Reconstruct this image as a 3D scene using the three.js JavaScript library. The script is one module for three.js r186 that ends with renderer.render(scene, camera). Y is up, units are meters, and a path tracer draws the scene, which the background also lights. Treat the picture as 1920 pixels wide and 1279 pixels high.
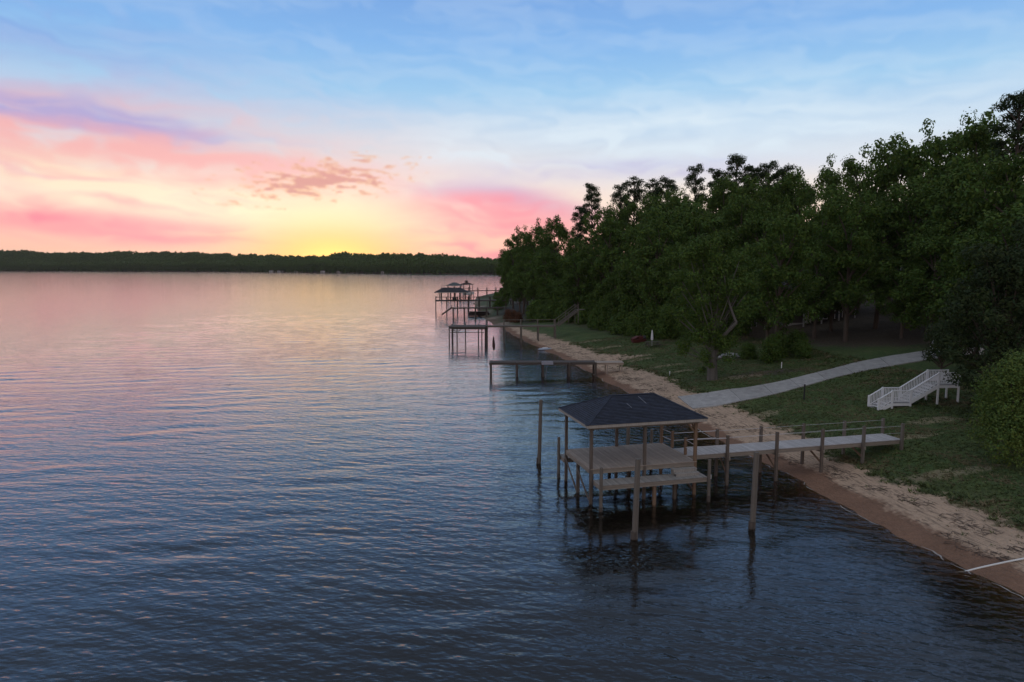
import * as THREE from 'three';
import { mergeGeometries, toCreasedNormals } from 'three/addons/utils/BufferGeometryUtils.js';
import { createNoise2D, createNoise3D } from 'simplex-noise';

// ---------------------------------------------------------------- camera, sky, sun, exposure
const scene = new THREE.Scene();
const camera = new THREE.PerspectiveCamera(52.4, 1920 / 1279, 0.1, 9000);
camera.position.set(0, 13.4, 0);
camera.rotation.set(-6.168 * Math.PI / 180, 0, 0);
const renderer = new THREE.WebGLRenderer({ antialias: true });
renderer.toneMapping = THREE.LinearToneMapping;
renderer.toneMappingExposure = 1.0;
renderer.shadowMap.enabled = true;

function rand(seed) { return () => { seed = (seed + 0x6d2b79f5) | 0; let t = Math.imul(seed ^ (seed >>> 15), 1 | seed); t = (t + Math.imul(t ^ (t >>> 7), 61 | t)) ^ t; return ((t ^ (t >>> 14)) >>> 0) / 4294967296; }; }
const N2 = createNoise2D(rand(11)), N3 = createNoise3D(rand(12));
const fbm = (x, y, o = 4) => { let s = 0, a = 0.5, f = 1; for (let i = 0; i < o; i++) { s += a * N2(x * f + i * 17.3, y * f - i * 9.1); a *= 0.5; f *= 2.03; } return s; };
const clamp = THREE.MathUtils.clamp, mix = THREE.MathUtils.lerp;
const sstep = (a, b, x) => { const t = clamp((x - a) / (b - a), 0, 1); return t * t * (3 - 2 * t); };
const lin = (c) => { c /= 255; return c <= 0.04045 ? c / 12.92 : ((c + 0.055) / 1.055) ** 2.4; };
const RGB = (r, g, b) => [lin(r), lin(g), lin(b)];
const interp = (xs, ys, x) => { if (x <= xs[0]) return ys[0]; for (let i = 1; i < xs.length; i++) if (x <= xs[i]) return mix(ys[i - 1], ys[i], (x - xs[i - 1]) / (xs[i] - xs[i - 1])); return ys[ys.length - 1]; };

const SUN_AZ = -14.5, SUN_EL = 0.5;          // degrees right of the view axis, degrees up
{
  const W = 3072, H = 1536, data = new Float32Array(W * H * 4);
  const stops = [[0, 250, 180, 158], [2.5, 253, 208, 182], [5, 252, 232, 214], [7.5, 230, 229, 233], [10, 200, 220, 240], [13.5, 160, 205, 241], [17, 136, 185, 238], [21, 122, 167, 228], [30, 120, 139, 166], [50, 142, 152, 170], [90, 168, 174, 186]].map(([e, ...c]) => [e, ...RGB(...c)]);
  const anti = [[0, 232, 206, 198], [6, 230, 208, 204], [14, 216, 206, 212], [30, 192, 194, 206], [55, 178, 183, 196], [90, 168, 174, 186]].map(([e, ...c]) => [e, ...RGB(...c)]);
  const at = (st, e) => { let i = 1; while (i < st.length - 1 && st[i][0] < e) i++; const a = st[i - 1], b = st[i], t = clamp((e - a[0]) / (b[0] - a[0]), 0, 1); return [mix(a[1], b[1], t), mix(a[2], b[2], t), mix(a[3], b[3], t)]; };
  const over = (c, k, m) => { for (let i = 0; i < 3; i++) c[i] = mix(c[i], k[i], m); };
  const g1 = (x, s) => Math.exp(-x * x / (s * s));
  const BLUSH = RGB(252, 222, 192), PINK = RGB(246, 146, 160), ROSE = RGB(251, 184, 180), MAUVE = RGB(172, 164, 218), PEACH = RGB(253, 206, 176), CREAM = RGB(255, 236, 206), GOLD = RGB(255, 200, 104), PALE = RGB(226, 240, 250), CLOUD = RGB(224, 156, 158), EDGE = RGB(247, 190, 140), BLUE = RGB(112, 160, 228);
  for (let row = H / 2; row < H; row++) {
    const el = ((row + 0.5) / H - 0.5) * 180;
    for (let col = 0; col < W; col++) {
      let az = ((col + 0.5) / W - 0.5) * 360 + 90; if (az > 180) az -= 360;
      const d = az - SUN_AZ, away = Math.abs(d > 180 ? d - 360 : d < -180 ? d + 360 : d);
      const c = at(stops, el), back = sstep(40, 150, away);
      if (back > 0) over(c, at(anti, el), back);
      const dim = mix(1, 0.95, sstep(30, 140, away)); c[0] *= dim; c[1] *= dim; c[2] *= dim;
      if (el < 28 && away < 75) {
        const fade = 1 - sstep(48, 75, away);
        const tilt = el + az * 0.085;                                   // the streaks slope down to the right
        const wx = fbm(az / 9 + 3, el / 5, 3) * 1.6;
        const s1 = clamp(0.5 + 0.95 * fbm((az + wx * 4) / 13, (tilt + wx * 0.7) / 2.6, 3), 0, 1);
        const s2 = clamp(0.5 + 0.95 * fbm((az - wx * 3) / 17 + 40, (tilt + wx * 0.6) / 1.5 + 9, 3), 0, 1);
        const right = sstep(6, 12, az);
        over(c, BLUSH, clamp(g1(az + 19, 21) * sstep(13, 6.5, el) * sstep(1.5, 4.5, el) * (0.35 + 0.3 * s1), 0, 0.7) * fade);
        // wide rose veil left of and above the sun
        const veil = g1(az + 36, 31) * g1(tilt - 4.8, 4.8) * (1 - right);
        over(c, ROSE, clamp(veil * (0.25 + 1.1 * s1), 0, 0.85) * fade);
        over(c, CREAM, clamp(g1(az + 27, 12) * g1(el - 5.0 - 0.12 * (az + 27) * -1, 1.5) * (0.1 + 1.5 * s2), 0, 0.9) * fade);
        over(c, PINK, clamp(g1(az + 37, 9.5) * g1(el - 3.4 - (az + 37) * -0.06, 0.85) * (0.55 + 0.8 * s1), 0, 0.95) * fade);
        over(c, PINK, clamp(g1(az + 24, 9) * g1(el - 2.3, 0.95) * (0.35 + 0.9 * s2), 0, 0.85) * fade);
        over(c, PEACH, clamp(g1(az + 30, 16) * g1(el - 0.6, 0.9) * 0.7, 0, 0.8) * fade);
        // mauve bar above the rose
        over(c, MAUVE, clamp(g1(az + 34, 12) * g1(tilt - 7.5 + wx * 0.25, 1.0) * (0.2 + 1.3 * s2), 0, 0.8) * fade);
        over(c, ROSE, clamp(g1(az + 26, 13) * g1(tilt - 6.2, 1.0) * (0.1 + 1.1 * s1), 0, 0.7) * fade);
        over(c, BLUE, clamp(g1(az + 40, 16) * g1(el - 15, 3.2) * (0.0 + 1.0 * s1), 0, 0.6) * fade);
        // rose bank right of the sun with a mauve top
        const bank = sstep(7.6 + s1 * 0.8, 5.2, el + Math.max(0, az - 0) * 0.3 + Math.max(0, -az - 6) * 0.2) * g1(az + 1.5, 9.5);
        over(c, MAUVE, clamp(bank * g1(el - 6.4 + Math.max(0, az + 2) * 0.2, 1.3) * 0.75, 0, 0.6) * fade);
        over(c, PINK, clamp(bank * (0.5 + 0.55 * s1) * sstep(7.2, 5.2, el), 0, 0.92) * fade);
        over(c, PEACH, clamp(bank * g1(el - 1.7, 1.1) * (0.1 + 0.9 * s2), 0, 0.7) * fade);
        over(c, PALE, clamp(sstep(9, 14, el) * (s1 * 0.2 + s2 * 0.12 - 0.1), 0, 0.14) * fade);
        // pale cirrus high over the middle
        over(c, PALE, clamp((g1(az - 6, 17) * g1(el - 9.6 - az * 0.04, 2.6) * (0.1 + 1.0 * s1) + g1(az - 26, 12) * g1(el - 10, 3.5) * 0.45 * s2), 0, 0.75) * fade);
        over(c, MAUVE, clamp(g1(az - 10, 10) * g1(el - 7.6, 0.8) * (0.1 + 0.5 * s2), 0, 0.4) * fade);
        // gold over the sun
        over(c, CREAM, clamp(g1(d + 0.5, 8) * g1(el - 4.0, 1.9) * 0.85, 0, 0.85));
        over(c, GOLD, clamp(g1(d, 7.0) * g1(el - 0.3, 3.6) * 0.95, 0, 0.95));
        const core = g1(d, 2.6) * g1(el - 0.3, 1.2), halo = 1 + (0.16 * g1(d, 30) + 0.26 * g1(d, 13)) * g1(el - 1, 5); for (let i = 0; i < 3; i++) c[i] *= halo; c[0] += 0.6 * core; c[1] += 0.36 * core; c[2] += 0.1 * core;
        // the small ragged cloud above it
        const m = g1(d + 0.6 - (el - 6.7) * 1.2, 4.4) * g1(el - 6.75 - d * 0.06, 1.15);
        if (m > 0.03) {
          const q = 1.1 * fbm(az / 2.2 + wx * 0.4, (el + az * 0.05) / 0.6 + 5, 5) + m * 1.05 - 0.52;
          over(c, EDGE, sstep(-0.2, 0.25, q) * 0.6); over(c, CLOUD, sstep(0.0, 0.5, q) * 0.7);
        }
      }
      const o = (row * W + col) * 4; data[o] = c[0]; data[o + 1] = c[1]; data[o + 2] = c[2]; data[o + 3] = 1;
    }
  }
  for (let row = 0; row < H / 2; row++) for (let col = 0; col < W; col++) { const o = (row * W + col) * 4; data[o] = 0.16; data[o + 1] = 0.17; data[o + 2] = 0.2; data[o + 3] = 1; }
  const sky = new THREE.DataTexture(data, W, H, THREE.RGBAFormat, THREE.FloatType);
  sky.mapping = THREE.EquirectangularReflectionMapping; sky.magFilter = THREE.LinearFilter; sky.needsUpdate = true;
  scene.background = sky; scene.environment = sky;
}
const R = Math.PI / 180;
const sun = new THREE.DirectionalLight(new THREE.Color(1, 0.72, 0.42), 0.9);
sun.name = 'sunlight';
sun.position.set(Math.sin(SUN_AZ * R) * 300, Math.tan(SUN_EL * R) * 300 + 8, -Math.cos(SUN_AZ * R) * 300); sun.target.position.set(0, 8, 0);
sun.castShadow = true; sun.shadow.radius = 2;
Object.assign(sun.shadow.camera, { left: -160, right: 160, top: 60, bottom: -40, near: 1, far: 700 });
scene.add(sun, sun.target);
scene.fog = new THREE.FogExp2(new THREE.Color(0.75, 0.68, 0.68), 0.00004);

// ---------------------------------------------------------------- helpers
const taken = new Map();
function numbered(n) { const k = taken.get(n) ?? 0; taken.set(n, k + 1); return k ? n + '_' + String(k).padStart(3, '0') : n; }
function tag(o, label, category, group, kind) { if (label) o.userData.label = label; if (category) o.userData.category = category; if (group) o.userData.group = group; if (kind) o.userData.kind = kind; return o; }
function thing(name, label, category, [x, y, z] = [0, 0, 0], turn = 0, group) {
  const o = new THREE.Group(); o.name = numbered(name); o.position.set(x, y, z); o.rotation.y = turn; scene.add(o); return tag(o, label, category, group);
}
function part(name, geo, mat, parent) { const m = new THREE.Mesh(Array.isArray(geo) ? mergeGeometries(geo) : geo, mat); m.name = name; m.castShadow = m.receiveShadow = true; parent.add(m); return m; }
function solo(name, geo, mat, label, category, group) { const m = part(numbered(name), geo, mat, scene); return tag(m, label, category, group); }
const V = (x, y, z) => new THREE.Vector3(x, y, z);
// a squared timber from p to q, w across and h high; uv in metres, v along it
function beam(p, q, w, h, roll = 0) {
  const d = q.clone().sub(p), L = d.length(), g = new THREE.BoxGeometry(w, h, L), uv = g.attributes.uv, n = g.attributes.normal, po = g.attributes.position, off = (p.x * 7.3 + p.z * 3.1 + p.y * 1.7) % 5;
  for (let i = 0; i < uv.count; i++) {
    if (Math.abs(n.getZ(i)) > 0.5) uv.setXY(i, po.getX(i), po.getY(i)); else uv.setXY(i, (Math.abs(n.getX(i)) > 0.5 ? po.getY(i) : po.getX(i)) + off, po.getZ(i) + off * 3);
  }
  const m = new THREE.Matrix4(), up = Math.abs(d.y) > 0.95 * L ? V(0, 0, 1) : V(0, 1, 0);
  m.lookAt(q, p, up); if (roll) m.multiply(new THREE.Matrix4().makeRotationZ(roll));
  g.applyMatrix4(m); const c = p.clone().add(q).multiplyScalar(0.5); g.translate(c.x, c.y, c.z); return g;
}
const box = (x0, y0, z0, x1, y1, z1) => beam(V((x0 + x1) / 2, (y0 + y1) / 2, z0), V((x0 + x1) / 2, (y0 + y1) / 2, z1), Math.abs(x1 - x0), Math.abs(y1 - y0));
// a round pole from p to q
function pole(p, q, r0, r1 = r0, seg = 12) {
  const d = q.clone().sub(p), L = d.length(), g = new THREE.CylinderGeometry(r1, r0, L, seg, 1), uv = g.attributes.uv;
  for (let i = 0; i < uv.count; i++) uv.setXY(i, uv.getX(i) * 6.28 * r0 + p.x, uv.getY(i) * L + p.z);
  g.applyQuaternion(new THREE.Quaternion().setFromUnitVectors(V(0, 1, 0), d.normalize())); const c = p.clone().add(q).multiplyScalar(0.5); g.translate(c.x, c.y, c.z); return g;
}
function tex(w, h, f, srgb = false, float = false) {
  const a = float ? new Float32Array(w * h * 4) : new Uint8Array(w * h * 4);
  for (let y = 0; y < h; y++) for (let x = 0; x < w; x++) { const c = f(x, y), o = (y * w + x) * 4; for (let k = 0; k < 3; k++) a[o + k] = float ? c[k] : clamp(c[k], 0, 1) * 255; a[o + 3] = float ? 1 : 255; }
  const t = new THREE.DataTexture(a, w, h, THREE.RGBAFormat, float ? THREE.FloatType : THREE.UnsignedByteType);
  t.magFilter = THREE.LinearFilter; t.wrapS = t.wrapT = THREE.RepeatWrapping; if (srgb) t.colorSpace = THREE.SRGBColorSpace; t.needsUpdate = true; return t;
}
const toS = (c) => c <= 0.0031308 ? c * 12.92 : 1.055 * c ** (1 / 2.4) - 0.055;
// noise that repeats every 1 in both directions
const tileNoise = (u, v, fx, fy, s) => { const a = u * 6.2832, b = v * 6.2832; return (N3(Math.cos(a) * fx / 6.28 + s, Math.sin(a) * fx / 6.28, Math.cos(b) * fy / 6.28) + N3(Math.sin(b) * fy / 6.28 + 5, Math.cos(a) * fx / 6.28 + s, Math.sin(a) * fx / 6.28 - 3)) * 0.55; };

// ---------------------------------------------------------------- materials
const woodGrain = tex(256, 512, (x, y) => {
  const u = x / 256, v = y / 512;
  let g = 0.72 + 0.16 * tileNoise(u, v, 46, 2.2, 1) + 0.1 * tileNoise(u, v, 120, 5, 7) + 0.12 * tileNoise(u, v, 5, 3, 13);
  if (tileNoise(u, v, 90, 3, 31) > 0.72) g *= 0.7;
  return [toS(g), toS(g * 0.985), toS(g * 0.965)];
}, true);
const woodBump = tex(256, 512, (x, y) => { const g = 0.5 + 0.3 * tileNoise(x / 256, y / 512, 60, 2.4, 3) + 0.2 * tileNoise(x / 256, y / 512, 120, 5, 7); return [g, g, g]; });
for (const t of [woodGrain, woodBump]) t.repeat.set(1 / 0.6, 1 / 1.8);
const wood = (r, g, b, rough = 0.85) => new THREE.MeshStandardMaterial({ color: new THREE.Color().setRGB(r, g, b), map: woodGrain, bumpMap: woodBump, bumpScale: 0.004, roughness: rough });
const plain = (r, g, b, rough = 0.7, extra = {}) => new THREE.MeshStandardMaterial({ color: new THREE.Color().setRGB(r, g, b), roughness: rough, ...extra });
const M = {
  deck: [wood(0.50, 0.42, 0.35), wood(0.45, 0.38, 0.32), wood(0.55, 0.46, 0.38)],
  grey: [wood(0.58, 0.57, 0.57), wood(0.53, 0.52, 0.52), wood(0.63, 0.62, 0.62)],
  low: [wood(0.38, 0.365, 0.34), wood(0.33, 0.32, 0.30), wood(0.43, 0.41, 0.38)],
  frame: wood(0.34, 0.30, 0.25), post: wood(0.17, 0.14, 0.115), fresh: wood(0.27, 0.18, 0.115), pile: wood(0.2, 0.178, 0.15), old: wood(0.12, 0.10, 0.085), fascia: wood(0.5, 0.47, 0.42),
  rail: plain(0.55, 0.56, 0.58, 0.5), white: plain(0.84, 0.85, 0.86, 0.5), tread: wood(0.40, 0.40, 0.40), metal: plain(0.35, 0.36, 0.38, 0.4, { metalness: 0.8 }), dark: plain(0.02, 0.02, 0.022, 0.6),
};

// ---------------------------------------------------------------- terrain
const SHORE = [[60, 14], [20, 19], [0, 20.3], [-14, 21.1], [-27, 20.9], [-32.8, 19.6], [-37.8, 18.8], [-43.3, 18.1], [-46.7, 17.4], [-56.7, 15.4], [-72, 12.5], [-81.3, 10.8], [-89.4, 9.7], [-99.8, 7.6], [-110.1, 5.4], [-120.1, 3.2], [-130.1, 1.1], [-149.2, -2.1], [-163.3, -4.7], [-190.1, -8.8], [-206, -10.1], [-250, -13.7], [-302, -15.5], [-344, -9.5], [-428, -1.6], [-520, 40], [-640, 260], [-760, 1400], [-900, 6000]];
const shZ = SHORE.map((p) => -p[0]), shX = SHORE.map((p) => p[1]);
const memo = (f) => { let k = NaN, v; return (z) => { if (z !== k) { k = z; v = f(z); } return v; }; };
const shoreX = memo((z) => interp(shZ, shX, -z) + 0.35 * N2(z / 9, 3) + 0.15 * N2(z / 2.6, 8));
const inland = (x, z) => (x - shoreX(z)) * 0.965;
const RISE = [[0, 0], [1.65, 0.3], [4.4, 0.62], [7.75, 1.3], [13, 1.9], [20, 2.6], [30, 3.8], [45, 6], [70, 9.5], [100, 12], [150, 14], [400, 18], [6000, 30]];
const riD = RISE.map((p) => p[0]), riH = RISE.map((p) => p[1]);
// the shore across the lake
const FAR = [[-7000, -2300], [-2600, -2150], [-1440, -1950], [-760, -1750], [-404, -1467], [-202, -1257], [-27, -1173], [300, -1120], [7000, -1100]];
const faX = FAR.map((p) => p[0]), faZ = FAR.map((p) => p[1]);
const farShore = (x) => interp(faX, faZ, x) + 9 * N2(x / 90, 5);
const hillTop = (x) => interp([-7000, -1440, -760, -480, -300, -150, -27, 300], [40, 39, 26, 20, 22, 15, 7, 10], x);
const RAMP_L = [[14.5, -67.9], [18, -67.7], [20.5, -67.3], [23, -67.2], [26, -68], [29.2, -69.5], [32.9, -71.6], [36.6, -73.6], [41.4, -75.2], [45.6, -75.6], [52, -75.4], [58, -74.5]];
const RAMP_R = [[14.8, -62.6], [18, -62.4], [20.3, -62.5], [22.5, -62.6], [25.4, -63.9], [28.7, -65.8], [32.2, -67.9], [35.5, -69.3], [39.9, -70.4], [43.8, -71.3], [52, -71], [58, -70]];
const rlx = RAMP_L.map((p) => p[0]), rlz = RAMP_L.map((p) => p[1]), rrx = RAMP_R.map((p) => p[0]), rrz = RAMP_R.map((p) => p[1]);
const onRamp = (x, z, m = 0) => x > 16.2 - m && x < 58 && z < interp(rrx, rrz, x) + m && z > interp(rlx, rlz, x) - m;
function ground(x, z) {
  const d = inland(x, z);
  let h = d >= 0 ? interp(riD, riH, d) : Math.max(-4, d * 0.13);
  const b = farShore(x) - z;                              // metres behind the far waterline
  if (b > -60 && d < 0) h = b < 0 ? Math.max(h, b * 0.06) : 1.2 * sstep(0, 12, b) + hillTop(x) * sstep(10, 230, b) * (1 + 0.16 * N2(x / 260, b / 200));
  if (d > 1) h += (fbm(x / 7, z / 7, 3) * 0.16 + fbm(x / 1.6, z / 1.6, 2) * 0.035) * sstep(1, 8, d) * (onRamp(x, z, 0.8) ? 0.12 : 1);
  else if (d > -0.5) h += fbm(x / 1.2, z / 1.2, 2) * 0.02;
  return h;
}
const EDGE_Z = [20, 27, 32, 36.5, 40.5, 44.6, 51, 55, 62, 70, 80, 88, 93, 95, 97, 99.5, 114, 132, 150, 190, 230, 300], EDGE_D = [4.6, 4.9, 4.8, 5.0, 4.0, 3.8, 5.0, 4.8, 5.4, 4.9, 5.8, 4.3, 5.4, 7.2, 6.0, 5.0, 4.9, 4.2, 2.6, 1.8, 1.5, 1.2];
const grassEdge = memo((z) => interp(EDGE_Z, EDGE_D, -z));
const WOOD_Z = [40, 52, 60, 72, 78, 84, 96, 103, 108, 130, 144, 150, 157, 195, 215, 300], WOOD_D = [14.5, 18, 25, 36, 33, 27, 22, 15.5, 14, 12.5, 11, 8, 6.5, 6, 11, 11];
const woodEdge = memo((z) => interp(WOOD_Z, WOOD_D, -z));
const DRY = [[31.5, -50.5, 2.2, 0.8], [18.8, -84, 2.4, 0.7], [16, -93, 2.8, 1.4], [24, -72.5, 2.6, 1.0], [21, -57.8, 1.8, 0.9], [26, -40, 3.4, 0.7], [22, -47.5, 1.4, 0.8], [14, -104, 3, 0.9], [17, -90, 2.0, 0.7], [20, -79, 1.6, 0.5], [27.5, -47.2, 2.4, 0.5], [12, -112, 3, 1.0]];
const grassAmount = (x, z) => {   // 1 grass, 0 bare sand
  const d = inland(x, z); if (d < grassEdge(z) - 1.8) return 0;
  if (d > 16) return 1;
  const e = grassEdge(z) + 0.9 * fbm(x / 2.2, z / 2.2, 3) + 0.5 * fbm(x / 0.55, z / 0.55, 2);
  let g = sstep(-0.35, 0.5, d - e);
  for (const [a, b, rx, rz] of DRY) { const q = ((x - a) / rx) ** 2 + ((z - b) / rz) ** 2; if (q < 2.2) g *= 1 - (b === -93 ? 0.8 : 0.4) * sstep(1.5, 0.25, q + 0.9 * fbm(x / 0.8, z / 0.8, 3)); }
  return g;
};
const lineList = (a, b, f) => { const o = []; let x = a; while (x < b) { o.push(x); x += f(x); } o.push(b); return o; };
function sheet(xs, zs, height, uvOf, colorOf) {
  const nx = xs.length, nz = zs.length, p = new Float32Array(nx * nz * 3), uv = new Float32Array(nx * nz * 2), col = colorOf && new Float32Array(nx * nz * 3), idx = [];
  for (let j = 0; j < nz; j++) for (let i = 0; i < nx; i++) {
    const k = j * nx + i, x = xs[i], z = zs[j], y = height(x, z); p.set([x, y, z], k * 3); uv.set(uvOf(x, z), k * 2); if (col) col.set(colorOf(x, z, y), k * 3);
    if (i && j) idx.push(k - nx - 1, k, k - 1, k - nx - 1, k - nx, k);
  }
  const g = new THREE.BufferGeometry(); g.setAttribute('position', new THREE.BufferAttribute(p, 3)); g.setAttribute('uv', new THREE.BufferAttribute(uv, 2)); if (col) g.setAttribute('color', new THREE.BufferAttribute(col, 3));
  g.setIndex(idx); g.computeVertexNormals(); return g;
}
const GX0 = -8, GX1 = 80, GZ0 = -22, GZ1 = -150;
function groundColor(x, z) {
  const d = inland(x, z); if (d < -5) return [0.2, 0.115, 0.07];
  if (d > woodEdge(z) + 9) { const v = 1 + 0.5 * fbm(x / 0.5, z / 0.5, 2) + 0.3 * fbm(x / 3, z / 3, 2); return [0.075 * v, 0.055 * v, 0.034 * v]; }
  const n1 = fbm(x / 3.1, z / 3.1, 3), n2 = fbm(x / 0.5, z / 0.5, 3), n3 = N2(x / 0.12, z / 0.12);
  let c;
  const wet = 1.15 + 0.55 * fbm(x / 3, z / 3, 3) + (z > -50 ? 0.5 : 0);
  // dry pale sand over darker red-brown damp sand
  const s = 1 + 0.2 * n1 + 0.16 * n2 + 0.12 * n3;
  const dry = [0.54 * s, 0.385 * s, 0.265 * s], damp = [0.24 * s, 0.135 * s, 0.083 * s];
  const k = sstep(-0.25, 0.35, d - wet + 0.3 * n2);
  c = [mix(damp[0], dry[0], k), mix(damp[1], dry[1], k), mix(damp[2], dry[2], k)];
  // lines of dark wrack and trodden dirt on the sand
  const wr = Math.max(0, fbm(x / 0.9 + 4 * d, z / 2.8, 3) - 0.16) * sstep(0.8, 1.8, d) * 2.2;
  for (let i = 0; i < 3; i++) c[i] = mix(c[i], [0.10, 0.075, 0.05][i], clamp(wr, 0, 0.7));
  const g = grassAmount(x, z);
  if (g > 0) {
    const t = sstep(-0.45, 0.5, fbm(x / 5 + 9, z / 5, 3) + 0.5 * n2), v = 1 + 0.35 * n2 + 0.3 * n3 + 0.25 * n1;
    const near = sstep(2.6, 0, d - grassEdge(z)) * 0.5 + Math.max(0, fbm(x / 1.8 + 30, z / 1.8, 3) - 0.18) * 1.5;
    let gr = [mix(0.052, 0.078, t) * v, mix(0.098, 0.116, t) * v, mix(0.021, 0.028, t) * v];
    for (let i = 0; i < 3; i++) gr[i] = mix(gr[i], [0.17, 0.135, 0.075][i] * v, clamp(near * 0.5, 0, 0.7));
    const w = sstep(-2, 4, d - woodEdge(z) + 3 * n1);
    for (let i = 0; i < 3; i++) gr[i] = mix(gr[i], [0.075, 0.055, 0.034][i] * (1 + 0.5 * n2 + 0.4 * n3), w);
    const q = ((x - 27) / 4.6) ** 2 + ((z + 73.6) / 1.5) ** 2, dirt = sstep(1.5, 0.3, q + 1.2 * n2 + 0.8 * n1);   // turned earth beside the ramp
    for (let i = 0; i < 3; i++) gr[i] = mix(gr[i], [0.085, 0.062, 0.05][i] * v, dirt);
    for (let i = 0; i < 3; i++) c[i] = mix(c[i], gr[i], g);
  }
  return c;
}
{
  const T = 2048, TZ = 2048, t = tex(T, TZ, (x, y) => groundColor(mix(GX0, GX1, (x + 0.5) / T), mix(GZ0, GZ1, (y + 0.5) / TZ)).map(toS), true);
  t.wrapS = t.wrapT = THREE.ClampToEdgeWrapping;
  const relief = tex(512, 512, (x, y) => { const u = x / 512, v = y / 512, g = 0.5 + 0.22 * tileNoise(u, v, 26, 26, 2) + 0.2 * tileNoise(u, v, 70, 70, 9) + 0.14 * tileNoise(u, v, 150, 150, 19); return [g, g, g]; });
  relief.repeat.set(88 / 5, 128 / 5);
  const m = new THREE.MeshStandardMaterial({ map: t, bumpMap: relief, bumpScale: 0.13, roughness: 0.95 });
  const near = sheet(lineList(GX0, GX1, (x) => x < 34 ? 0.4 : 0.9), lineList(-GZ0, -GZ1, (z) => z < 80 ? 0.45 : 0.9).map((z) => -z), ground, (x, z) => [(x - GX0) / (GX1 - GX0), (z - GZ0) / (GZ1 - GZ0)]);
  tag(part('shore_ground', near, m, scene), 'sandy beach and mown lawn sloping down to the lake', 'ground', null, 'structure');
  const fx = [...lineList(-7000, -300, (x) => Math.max(60, -x * 0.06)), ...lineList(-280, -20, () => 20), ...lineList(-18, GX0, () => 2.5), ...lineList(GX0 + 3, GX1, () => 3), ...lineList(90, 7000, (x) => x * 0.1)];
  const fz = [...lineList(-300, -20, () => 20).reverse().map((z) => -z), GZ0, ...lineList(25, 150, () => 5), ...lineList(153, 440, () => 3), ...lineList(450, 1080, () => 30), ...lineList(1090, 2400, () => 12), ...lineList(2500, 7000, () => 300)].map((z) => z > 0 ? -z : z).filter((z, i, a) => a.indexOf(z) === i);
  const zsAll = [300, 200, 120, 60, 20, 0, -12, ...fz.filter((z) => z <= GZ0)].sort((a, b) => b - a);
  const litter = tex(512, 512, (x, y) => { const u = x / 512, v = y / 512, g = 0.75 + 0.25 * tileNoise(u, v, 14, 14, 2) + 0.25 * tileNoise(u, v, 60, 60, 8); return [toS(g), toS(g), toS(g)]; }, true);
  const farMat = new THREE.MeshStandardMaterial({ map: litter, vertexColors: true, roughness: 0.95 });
  const inNear = (x, z) => x >= GX0 && x <= GX1 && z <= GZ0 && z >= GZ1;
  const rest = sheet(fx, zsAll, (x, z) => x > GX0 + 0.01 && x < GX1 - 0.01 && z < GZ0 - 0.01 && z > GZ1 + 0.01 ? ground(x, z) - 1.5 : ground(x, z), (x, z) => [x / 9, z / 9], (x, z) => {
    const d = inland(x, z), n = fbm(x / 6, z / 6, 3);
    if (d < 0.8) return [0.2, 0.12, 0.075];
    if (d < woodEdge(z) - 1 && z < -140) return d < grassEdge(z) ? [0.32, 0.25, 0.19] : [0.07 + 0.02 * n, 0.1 + 0.02 * n, 0.034];
    return [0.045 + 0.01 * n, 0.04 + 0.01 * n, 0.022];
  });
  tag(part('ground', rest, farMat, scene), null, null, null, 'structure');
}

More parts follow.
